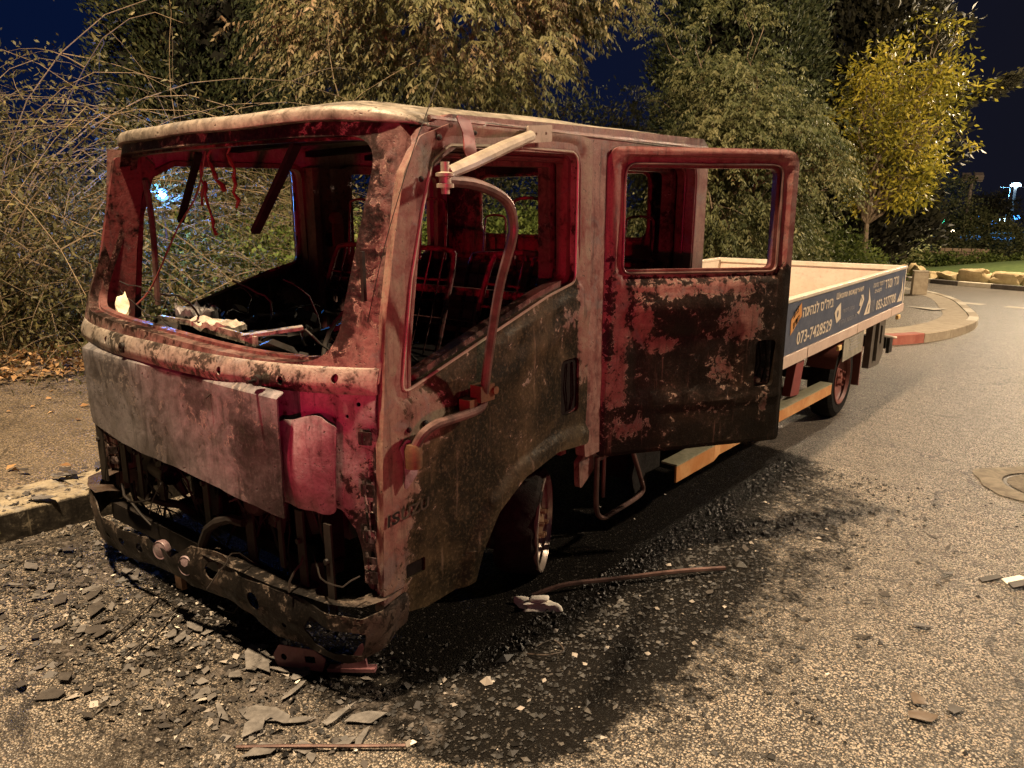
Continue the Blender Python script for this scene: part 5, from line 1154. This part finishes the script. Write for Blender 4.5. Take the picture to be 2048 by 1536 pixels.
# distant poles and lamps
def emit(name, col, st):
    t = NT(name); t.b.inputs['Base Color'].default_value = (*col, 1); t.b.inputs['Emission Color'].default_value = (*col, 1); t.b.inputs['Emission Strength'].default_value = st; return t.m
EM = {'white': emit('cool_white_lamp', (.45, .72, 1.0), 22), 'blue': emit('blue_lamp', (.05, .28, 1.0), 6), 'green': emit('green_signal', (.05, 1.0, .55), 14), 'pink': emit('pink_lamp', (1.0, .15, .45), 14), 'warm': emit('warm_lamp', (1.0, .75, .5), 14)}
M['pole'] = plain('dull_steel_pole', (.22, .17, .14), (.30, .24, .20), 5, .6, .2); M['navy'] = plain('painted_blue_sheet', (.05, .12, .20), (.08, .17, .27), 3, .6)
fp = thing('floodlight_pole', (-8.0, 59.5, gz(59.5)), 'unlit floodlight pole with two box heads beyond the stone wall', 'pole')
mb = MB(); mb.tube([(-8.0, 59.5, gz(59.5)), (-7.9, 59.5, 3.55)], [.14, .10], 8); mb.out('mast', M['pole'], fp)
for dx in (-.35, .35):
    mb = MB(); mb.box((-7.9 + dx, 59.4, 3.72), (.55, .5, .35), (.5, 0, .3)); mb.out('floodlight', M['pole'], fp, bevel=.03)
mb = MB(); mb.box((-7.9, 59.4, 3.45), (1.2, .12, .12), (0, 0, .3)); mb.out('crossarm', M['pole'], fp)
def street_lamp(x, y, zt, col, label, r=.22, grp=None, pole=.12):
    t = thing('street_lamp', (x, y, gz(y)), label, 'lamp', grp)
    mb = MB(); mb.tube([(x, y, gz(y)), (x, y, zt - .05)], [pole, pole * .7], 6); mb.out('mast', M['pole'], t)
    mb = MB(); mb.lathe((x, y, zt), (0, 0, 1), [(.001, -r * .5), (r * .8, -r * .4), (r, 0), (r * .7, r * .35), (.001, r * .5)], 10); mb.out('lamp_head', EM[col], t)
sl = thing('slim_mast', (-8.53, 89.6, gz(89.6)), 'slim unlit mast right of the floodlight pole', 'pole'); mb = MB(); mb.tube([(-8.53, 89.6, gz(89.6)), (-8.5, 89.6, 3.6)], [.14, .10], 6); mb.box((-8.5, 89.6, 3.6), (2.0, .1, .08)); mb.out('mast', M['pole'], sl)
P_ = lambda az, D: (-math.sin(az) * D, math.cos(az) * D)
for az, D, z, c, lb, r, pl in ((5.2, 110, 4.2, 'white', 'tall bright white-blue street lamp at the far right edge', .42, .22), (10.9, 90, 1.2, 'white', 'white-blue street lamp glowing through the dark bush tops', .26, .14), (8.25, 85, -.55, 'warm', 'low pale lamp left of the blue-lit yard', .20, .1),
        (6.6, 100, .35, 'white', 'white lamp in the middle of the distant blue lights', .30, .12), (5.6, 105, .15, 'white', 'white lamp at the right end of the distant blue lights', .34, .12), (5.0, 130, .2, 'blue', 'blue lamp at the right margin of the view', .5, .12), (7.3, 100, .45, 'pink', 'pink lamp at the left end of the distant lights', .22, .1), (6.95, 120, .2, 'blue', 'blue lamp between the pink and the white one', .45, .12), (6.1, 120, -.4, 'blue', 'low blue lamp below the white ones', .40, .12), (11.6, 100, .6, 'white', 'faint lamp left of the one behind the bush tops', .14, .1)):
    x, y = P_(R(az), D); street_lamp(x, y, z, c, lb, r * 1.35, None, pl)
ts = thing('traffic_light', (*P_(R(8.9), 70), gz(69)), 'green traffic light between the bush tops and the slim mast', 'traffic light')
x, y = P_(R(8.9), 70); mb = MB(); mb.tube([(x, y, gz(y)), (x, y, .9)], .07, 6); mb.out('mast', M['pole'], ts); mb = MB(); mb.box((x, y, .75), (.35, .3, .9)); mb.out('housing', M['frame'], ts, bevel=.03); mb = MB(); mb.lathe((x, y - .16, .60), (0, -1, 0), [(.17, 0), (.12, .03), (.001, .05)], 12); mb.out('signal', EM['green'], ts)
for i, (az, D, w, h, lb) in enumerate(((6.6, 95, 9, .9, 'long blue-lit awning under the distant lamps'), (5.2, 68, 3.2, 1.2, 'blue painted booth at the right edge behind the stone wall'))):
    x, y = P_(R(az), D); t = thing('awning' if i == 0 else 'booth', (x, y, gz(y)), lb, 'booth'); g0 = gz(y)
    mb = MB(); mb.box((x, y, g0 + 1.6 + h / 2), (w, 1.5, .25), (.1, 0, .1)); mb.out('roof', M['navy'], t); mb = MB(); mb.box((x, y + .2, g0 + .9), (w * .9, .9, 1.8), (0, 0, .1)); mb.out('wall', M['navy'], t)
    mb = MB(); mb.bar((x - w / 2, y - .8, g0), (x - w / 2, y - .8, g0 + 1.9), .15, .15, up=(1, 0, 0)); mb.out('pillar', M['rusty'], t)
lamp('blue_yard_light', 'POINT', (*P_(R(6.2), 92), 3.0), (.15, .5, 1.0), 9000, size=1.)
# faint palm beyond
pt = thing('palm_tree', (-7.86, 69.6, gz(69.6)), 'faint dark palm against the sky behind the slim mast', 'tree')
L = Vector((-7.86, 69.6, gz(69.6))); limbs('trunk', [([L, L + Vector((.1, 0, 2.2)), L + Vector((0, 0, 4.0))], .28, .22)], M['barkdark'], pt, 8)
B = []; D_ = []; T_ = L + Vector((0, 0, 4.0)); r_ = np.random.default_rng(9)
for k in range(34):
    a = r_.random() * 6.283; e = r_.uniform(-.2, 1.2); d = np.array([math.cos(a) * math.cos(e), math.sin(a) * math.cos(e), math.sin(e)]); f = r_.random(60)[:, None] * 2.6
    p = np.array(T_) + d * f - np.array([0, 0, 1]) * .16 * f * f; B.append(p); D_.append(d[None] * .6 + r_.normal(size=(60, 3)) * .35 + np.array([0, 0, -.6]))
B = np.concatenate(B); D_ = np.concatenate(D_); leaves_mesh('crown', B, D_, np.full(len(B), .55), np.full(len(B), .07), LM['cypd'], pt, r_.random(len(B)))
# blue flashing beacon shining through the thicket
bp = (-7.68, 3.93, 1.957); bt_ = thing('beacon_lamp', (bp[0], bp[1], gz(4.3)), 'bright blue beacon lamp shining through the thicket behind the windscreen opening', 'lamp')
mb = MB(); mb.tube([(bp[0], bp[1], gz(4.3)), (bp[0], bp[1], 1.92)], .010, 6); mb.out('mast', M['frame'], bt_); mb = MB(); mb.lathe(bp, (0, 0, 1), [(.02, -.06), (.052, -.04), (.055, .02), (.038, .05), (.001, .062)], 14); mb.out('lamp_head', emit('beacon_blue', (.06, .24, 1.0), 5), bt_)
mb = MB(); mb.lathe((bp[0] + .03, bp[1] - .016, bp[2]), (.88, -.47, 0), [(.001, -.01), (.034, .0), (.034, .022), (.022, .034), (.001, .038)], 12); mb.out('bulb', emit('beacon_core', (.5, .8, 1.0), 60), bt_)
lamp('blue_beacon', 'POINT', (bp[0] + .25, bp[1] - .15, bp[2] + .02), (.04, .22, 1.0), 60, size=.06)
lamp('blue_beacon_beam', 'SPOT', (bp[0] + .3, bp[1] - .15, bp[2] + .02), (.05, .30, 1.0), 420, (-1.9, 1.45, 1.85), size=.06, spot=22)


# ------------------------------------------------------------------ debris on the road
def shard(name, x, y, sx, sy, seed, mat, label, cat, group=None, t=.0025, tilt=.05, zoff=0., nside=6, curl=.0):
    rs = random.Random(seed); rot = rs.uniform(0, 6.28); P = []
    for k in range(nside):
        a = 2 * math.pi * (k + rs.uniform(-.42, .42)) / nside; r = rs.uniform(.5, 1.05); P.append((math.cos(a) * sx / 2 * r, math.sin(a) * sy / 2 * r))
    ta, tb = rs.uniform(-tilt, tilt), rs.uniform(-tilt, tilt); z0 = gz(y) + .008 + zoff + t; mb = MB()
    mb.plate(P, [], lambda a, b, tt: (x + a * math.cos(rot) - b * math.sin(rot), y + a * math.sin(rot) + b * math.cos(rot), z0 + abs(ta) * sx / 2 + a * ta + b * tb + curl * (a * a + b * b) / (sx * sx) - tt + .004 * nz(a, b, seed, 30)), t, .02)
    o = obj(name, mb.v, mb.f, M[mat]); return tag(o, label, cat, group)
M['ashplate'] = plain('pale_ash_crust', (.060, .055, .051), (.15, .14, .13), 16, .8, 0, .004); M['darkplate'] = plain('charred_sheet', (.030, .026, .023), (.060, .052, .045), 12, .55, 0, .002)
M['brownplate'] = plain('brown_glossy_shard', (.085, .062, .045), (.13, .10, .075), 8, .35, 0, .001); M['chip'] = plain('white_chip', (.55, .50, .42), (.70, .64, .55), 20, .5)
M['lens'] = plain('melted_purple_plastic', (.16, .07, .075), (.24, .11, .12), 14, .4)
rs = random.Random(77); GG = 'pale crust plates in front of the bumper'
for i in range(22): shard('ash_plate', rs.uniform(-2.3, -1.55), rs.uniform(1.02, 1.36) , rs.uniform(.05, .22), rs.uniform(.03, .11), 100 + i, 'ashplate', 'pale grey crust plate lying in front of the near end of the bumper', 'debris', GG, zoff=.002 * (i % 4), curl=.004, nside=rs.choice((4, 5, 6)), tilt=.03)
for i in range(34): shard('ash_plate', rs.uniform(-3.75, -2.5), rs.uniform(.92, 1.38), rs.uniform(.03, .15), rs.uniform(.02, .08), 200 + i, rs.choice(('ashplate', 'darkplate', 'darkplate', 'ashplate')), 'thin burnt plate on the road between the kerb and the bumper', 'debris', 'burnt plates between kerb and bumper', zoff=.002 * (i % 4), curl=.006, tilt=.08, nside=rs.choice((4, 5, 6)))
for i, (x, y, a, b) in enumerate(((-2.57, .75, .14, .09), (-2.50, .84, .09, .06), (-2.62, .82, .08, .05), (-2.68, .70, .07, .04))):
    shard('charred_sheet', x, y, a, b, 300 + i, 'darkplate', ('largest dark sheet fragment of the small heap at the lower left', 'dark sheet fragment farthest from the viewer in the lower left heap', 'dark sheet fragment on the kerb side of the lower left heap', 'smallest dark sheet fragment at the left edge of the lower left heap')[i], 'debris', 'dark sheet fragments at the lower left', zoff=.004 * i, nside=5)
shard('brown_shard', -.27, 2.55, .13, .09, 310, 'brownplate', 'largest smooth brown shard at the lower right', 'debris', nside=7, curl=.01)
shard('brown_shard', -.30, 2.64, .12, .06, 311, 'brownplate', 'long smooth brown shard just behind the largest one at the lower right', 'debris', nside=6, zoff=.004)
shard('charred_shard', -.19, 2.66, .10, .05, 312, 'darkplate', 'black shard beside the smooth brown ones at the lower right', 'debris', nside=4, zoff=.003)
for i in range(9): shard('charred_flake', -.62 + rs.uniform(-.12, .12), 2.42 + rs.uniform(-.13, .15), rs.uniform(.03, .06), rs.uniform(.02, .035), 320 + i, 'darkplate', 'small dark flake in the cluster left of the smooth brown shards', 'debris', 'flakes left of the brown shards', nside=4, tilt=.2)
for i in range(26): shard('charred_flake', rs.uniform(-1.35, -.35), rs.uniform(2.9, 4.6), rs.uniform(.03, .12), rs.uniform(.02, .05), 340 + i, 'darkplate', 'black flake on the road right of the step hoop', 'debris', 'black flakes right of the truck', nside=5, tilt=.2)
for i in range(34): shard('pale_chip', rs.choice((rs.uniform(-3.7, -1.5), rs.uniform(-1.2, .3))), rs.uniform(.9, 1.35) if i % 3 else rs.uniform(2.0, 4.5), rs.uniform(.012, .035), rs.uniform(.008, .018), 380 + i, 'chip', 'tiny white chip scattered on the road', 'debris', 'white chips on the road', nside=5, tilt=.2)
for i in range(14): shard('charred_sheet', rs.uniform(-4.7, -4.05), rs.uniform(.7, 2.0), rs.uniform(.06, .20), rs.uniform(.04, .10), 420 + i, rs.choice(('darkplate', 'darkplate', 'ashplate')), 'burnt fragment lying on the kerb beside the bumper', 'debris', 'burnt fragments on the kerb', zoff=KH + .015, tilt=.12, curl=.02)
shard('pale_flake', -1.47, 1.36, .045, .03, 471, 'chip', 'white flake near the bottom middle of the road', 'debris', nside=5)
shard('pale_flake', -1.66, 1.12, .06, .035, 472, 'ashplate', 'pale flake beside the thin straight rod', 'debris', nside=6)
n = 1900; X = np.concatenate([rng.uniform(-4.3, -1.7, n // 2), -2.6 + rng.normal(size=n // 2) * .5]); Y = np.concatenate([rng.uniform(.8, 1.7, n // 2), 1.15 + rng.normal(size=n // 2) * .22])
P = np.stack([X, Y, np.array([gz(y) + (KH + .01 if x < -4.06 else 0) for x, y in zip(X, Y)]) + .006], 1); t = NT('burnt_flakes'); t.out(t.ramp(t.attr('m'), [(0, (.014, .012, .011)), (.6, (.05, .044, .040)), (.86, (.13, .12, .11)), (.97, (.34, .31, .27))]), .6)
sc_ = .005 + .03 * rng.random(n) ** 3; o = leaves_mesh('ash_flakes', P, rng.normal(size=P.shape) * np.array([1, 1, .12]), sc_ * 1.5, sc_, t.m, None, rng.random(n), .08, np.array([0, 0, 1.])); tag(o, kind='stuff')
# broken licence plate
lp_ = thing('broken_plate', (-.12, 3.98, gz(3.98)), 'broken white and black plate lying at the right edge of the road', 'plate')
for i, (x, y, a, b, m_) in enumerate(((-.22, 3.93, .12, .04, 'darkplate'), (-.13, 3.98, .12, .05, 'chip'), (-.05, 4.02, .10, .05, 'chip'), (.02, 4.08, .12, .06, 'chip'), (-.09, 3.94, .16, .05, 'darkplate'))):
    rr = random.Random(i + 3); mb = MB(); r0 = .85
    mb.plate([(-a / 2, -b / 2), (a / 2, -b / 2 * .6), (a / 2 * .9, b / 2), (-a / 2 * .8, b / 2 * .9)], [], lambda p, q, t: (x + p * math.cos(r0) - q * math.sin(r0), y + p * math.sin(r0) + q * math.cos(r0), gz(y) + .012 + .004 * i + p * .08 - t), .004, 0); mb.out('fragment', M[m_], lp_)
def rod(name, P, r, mat, label, cat, n=6):
    mb = MB(); mb.tube(smooth_path(P, 5), r, n); o = obj(name, mb.v, mb.f, M[mat]); return tag(o, label, cat)
rod('rubber_strip', [(-1.76, 2.36, gz(2.4) + .01), (-1.68, 2.50, gz(2.5) + .035), (-1.55, 2.70, gz(2.7) + .03), (-1.36, 2.95, gz(2.9) + .035), (-1.22, 3.17, gz(3.2) + .02)], .011, 'tubedark', 'long bent strip lying on the soot beside the front wheel', 'strip')
rod('thin_rod', [(-1.86, 1.00, gz(1) + .012), (-1.72, 1.11, gz(1.1) + .02), (-1.60, 1.22, gz(1.2) + .014), (-1.47, 1.33, gz(1.3) + .016)], .006, 'tubedark', 'thin straight rod lying nearest the bottom of the view', 'rod')
rod('thin_rod', [(-2.75, 1.02, gz(1) + .012), (-2.83, 1.16, gz(1.1) + .02), (-2.93, 1.30, gz(1.3) + .014)], .005, 'darkplate', 'dark thin rod on the burnt plates left of the reflectors', 'rod')
rod('thin_rod', [(-2.60, 1.00, gz(1) + .012), (-2.66, 1.14, gz(1.1) + .02), (-2.80, 1.33, gz(1.3) + .014)], .004, 'darkplate', 'dark thin rod below the hanging tag of the bumper', 'rod')
rod('wire_loop', [(-1.50, 2.05, gz(2) + .01), (-1.46, 2.1, gz(2.1) + .03), (-1.40, 2.08, gz(2.1) + .02), (-1.42, 2.0, gz(2.0) + .03), (-1.50, 1.98, gz(2.0) + .012)], .003, 'bumper', 'small wire loop on the soot below the front door', 'wire')
for i, (x, y, d, lb, mt) in enumerate(((-1.69, 2.31, (.11, .065, .035), 'white melted foam lump beside the front wheel', 'whitefoam'),)):
    rock('foam_lump', (x, y, gz(y) + .004), d, 7.3 + i, M[mt], lb, 'debris', rot=.7 + i, sharp=1.6, sub=4)
br = thing('broken_bracket', (-2.0, 1.44, gz(1.44)), 'broken purple-brown bumper bracket lying under the near bumper end', 'bracket')
mb = MB(); mb.plate(fillet([(0, 0), (.17, -.01), (.19, .04), (.15, .07), (.02, .08), (-.01, .04)], .01), [circ(.03, .035, .012), rect(.11, .02, .15, .045, .004)], lambda a, b, t: (-2.14 + a * .85 - b * .2, 1.34 + a * .5 - t * .5, gz(1.4) + .01 + b), .006, .02); mb.out('plate', M['lens'], br, bevel=.002)
mb = MB(); mb.plate(fillet([(0, 0), (.14, 0), (.10, .11), (.07, .05)], .006), [], lambda a, b, t: (-1.96 + a * .8, 1.44 + a * .55 + b * .2 - t, gz(1.45) + .012 + b), .006, .02); mb.bar((-1.98, 1.44, gz(1.4) + .012), (-1.83, 1.53, gz(1.5) + .03), .03, .014); mb.out('fin', M['lens'], br)
# loose crumbs of char and cinders
n = 7000; A = rng.random(n) * 6.283; rad = np.abs(rng.normal(size=n)) * .55
X = np.where(rng.random(n) < .72, -1.65 + np.abs(rng.normal(size=n)) * .42, rng.uniform(-4.0, -1.6, n)); Y = np.where(X > -1.65, rng.uniform(1.35, 5.2, n), rng.uniform(.85, 1.6, n) + np.abs(rng.normal(size=n)) * .1)
sz = .003 + .010 * rng.random(n) ** 3; sz[:60] *= 2.6
base = np.array([(1, 0, 0), (-1, 0, 0), (0, 1, 0), (0, -1, 0), (0, 0, 1), (0, 0, -.6)]); VV = base[None] * (1 + rng.normal(size=(n, 6, 1)) * .3) * sz[:, None, None] * np.array([1.3, 1, .7])
ca, sa = np.cos(A)[:, None], np.sin(A)[:, None]; VX = VV[..., 0] * ca - VV[..., 1] * sa; VY = VV[..., 0] * sa + VV[..., 1] * ca
VV = np.stack([VX + X[:, None], VY + Y[:, None], VV[..., 2] + np.array([gz(y) for y in Y])[:, None] + .004], -1).reshape(-1, 3)
FF = []
for i in range(n):
    o_ = 6 * i
    FF += [(o_, o_ + 2, o_ + 4), (o_ + 2, o_ + 1, o_ + 4), (o_ + 1, o_ + 3, o_ + 4), (o_ + 3, o_, o_ + 4), (o_ + 2, o_, o_ + 5), (o_ + 1, o_ + 2, o_ + 5), (o_ + 3, o_ + 1, o_ + 5), (o_, o_ + 3, o_ + 5)]
t = NT('char_cinders'); cc = t.ramp(t.attr('m'), [(0, (.004, .0035, .003)), (.85, (.016, .014, .012)), (.96, (.08, .07, .06)), (1, (.34, .30, .26))]); t.out(cc, .6)
o = obj('char_debris', VV, FF, t.m, m=np.repeat(rng.random(n), 6), smooth=0, origin=(0, 0, 0)); tag(o, kind='stuff')
# manhole
mc = (-.02, 5.78); mh = thing('manhole_cover', (mc[0], mc[1], gz(mc[1])), 'round concrete-ringed manhole cover at the right edge of the road', 'manhole')
def ring(r0, r1, z, mat, name, n=48, jit=0.):
    mb = MB(); V = []; F = []
    for k in range(n):
        a = 2 * math.pi * k / n
        for r in (r0, (r0 + r1) / 2, r1): rr = r + (jit * nz(math.cos(a) * 3, math.sin(a) * 3, r, 1) if r == r1 else 0); x = mc[0] + rr * math.cos(a); y = mc[1] + rr * math.sin(a); V.append((x, y, gz(y) + z - (.004 if r == r1 else 0)))
    for k in range(n):
        for q in range(2): i = 3 * k + q; j = 3 * ((k + 1) % n) + q; F.append((i, i + 1, j + 1, j))
    mb.add(V, F); return mb.out(name, mat, mh)
M['mortar'] = plain('tan_mortar', (.085, .072, .056), (.17, .148, .115), 12, .9, 0, .01); M['iron'] = plain('worn_cast_iron', (.07, .06, .047), (.14, .12, .095), 18, .85, 0, .006, spec=.15)
ring(.33, .49, .010, M['mortar'], 'ring', jit=.05); ring(.30, .33, .004, M['darkplate'], 'groove'); ring(.001, .30, .012, M['iron'], 'cover')
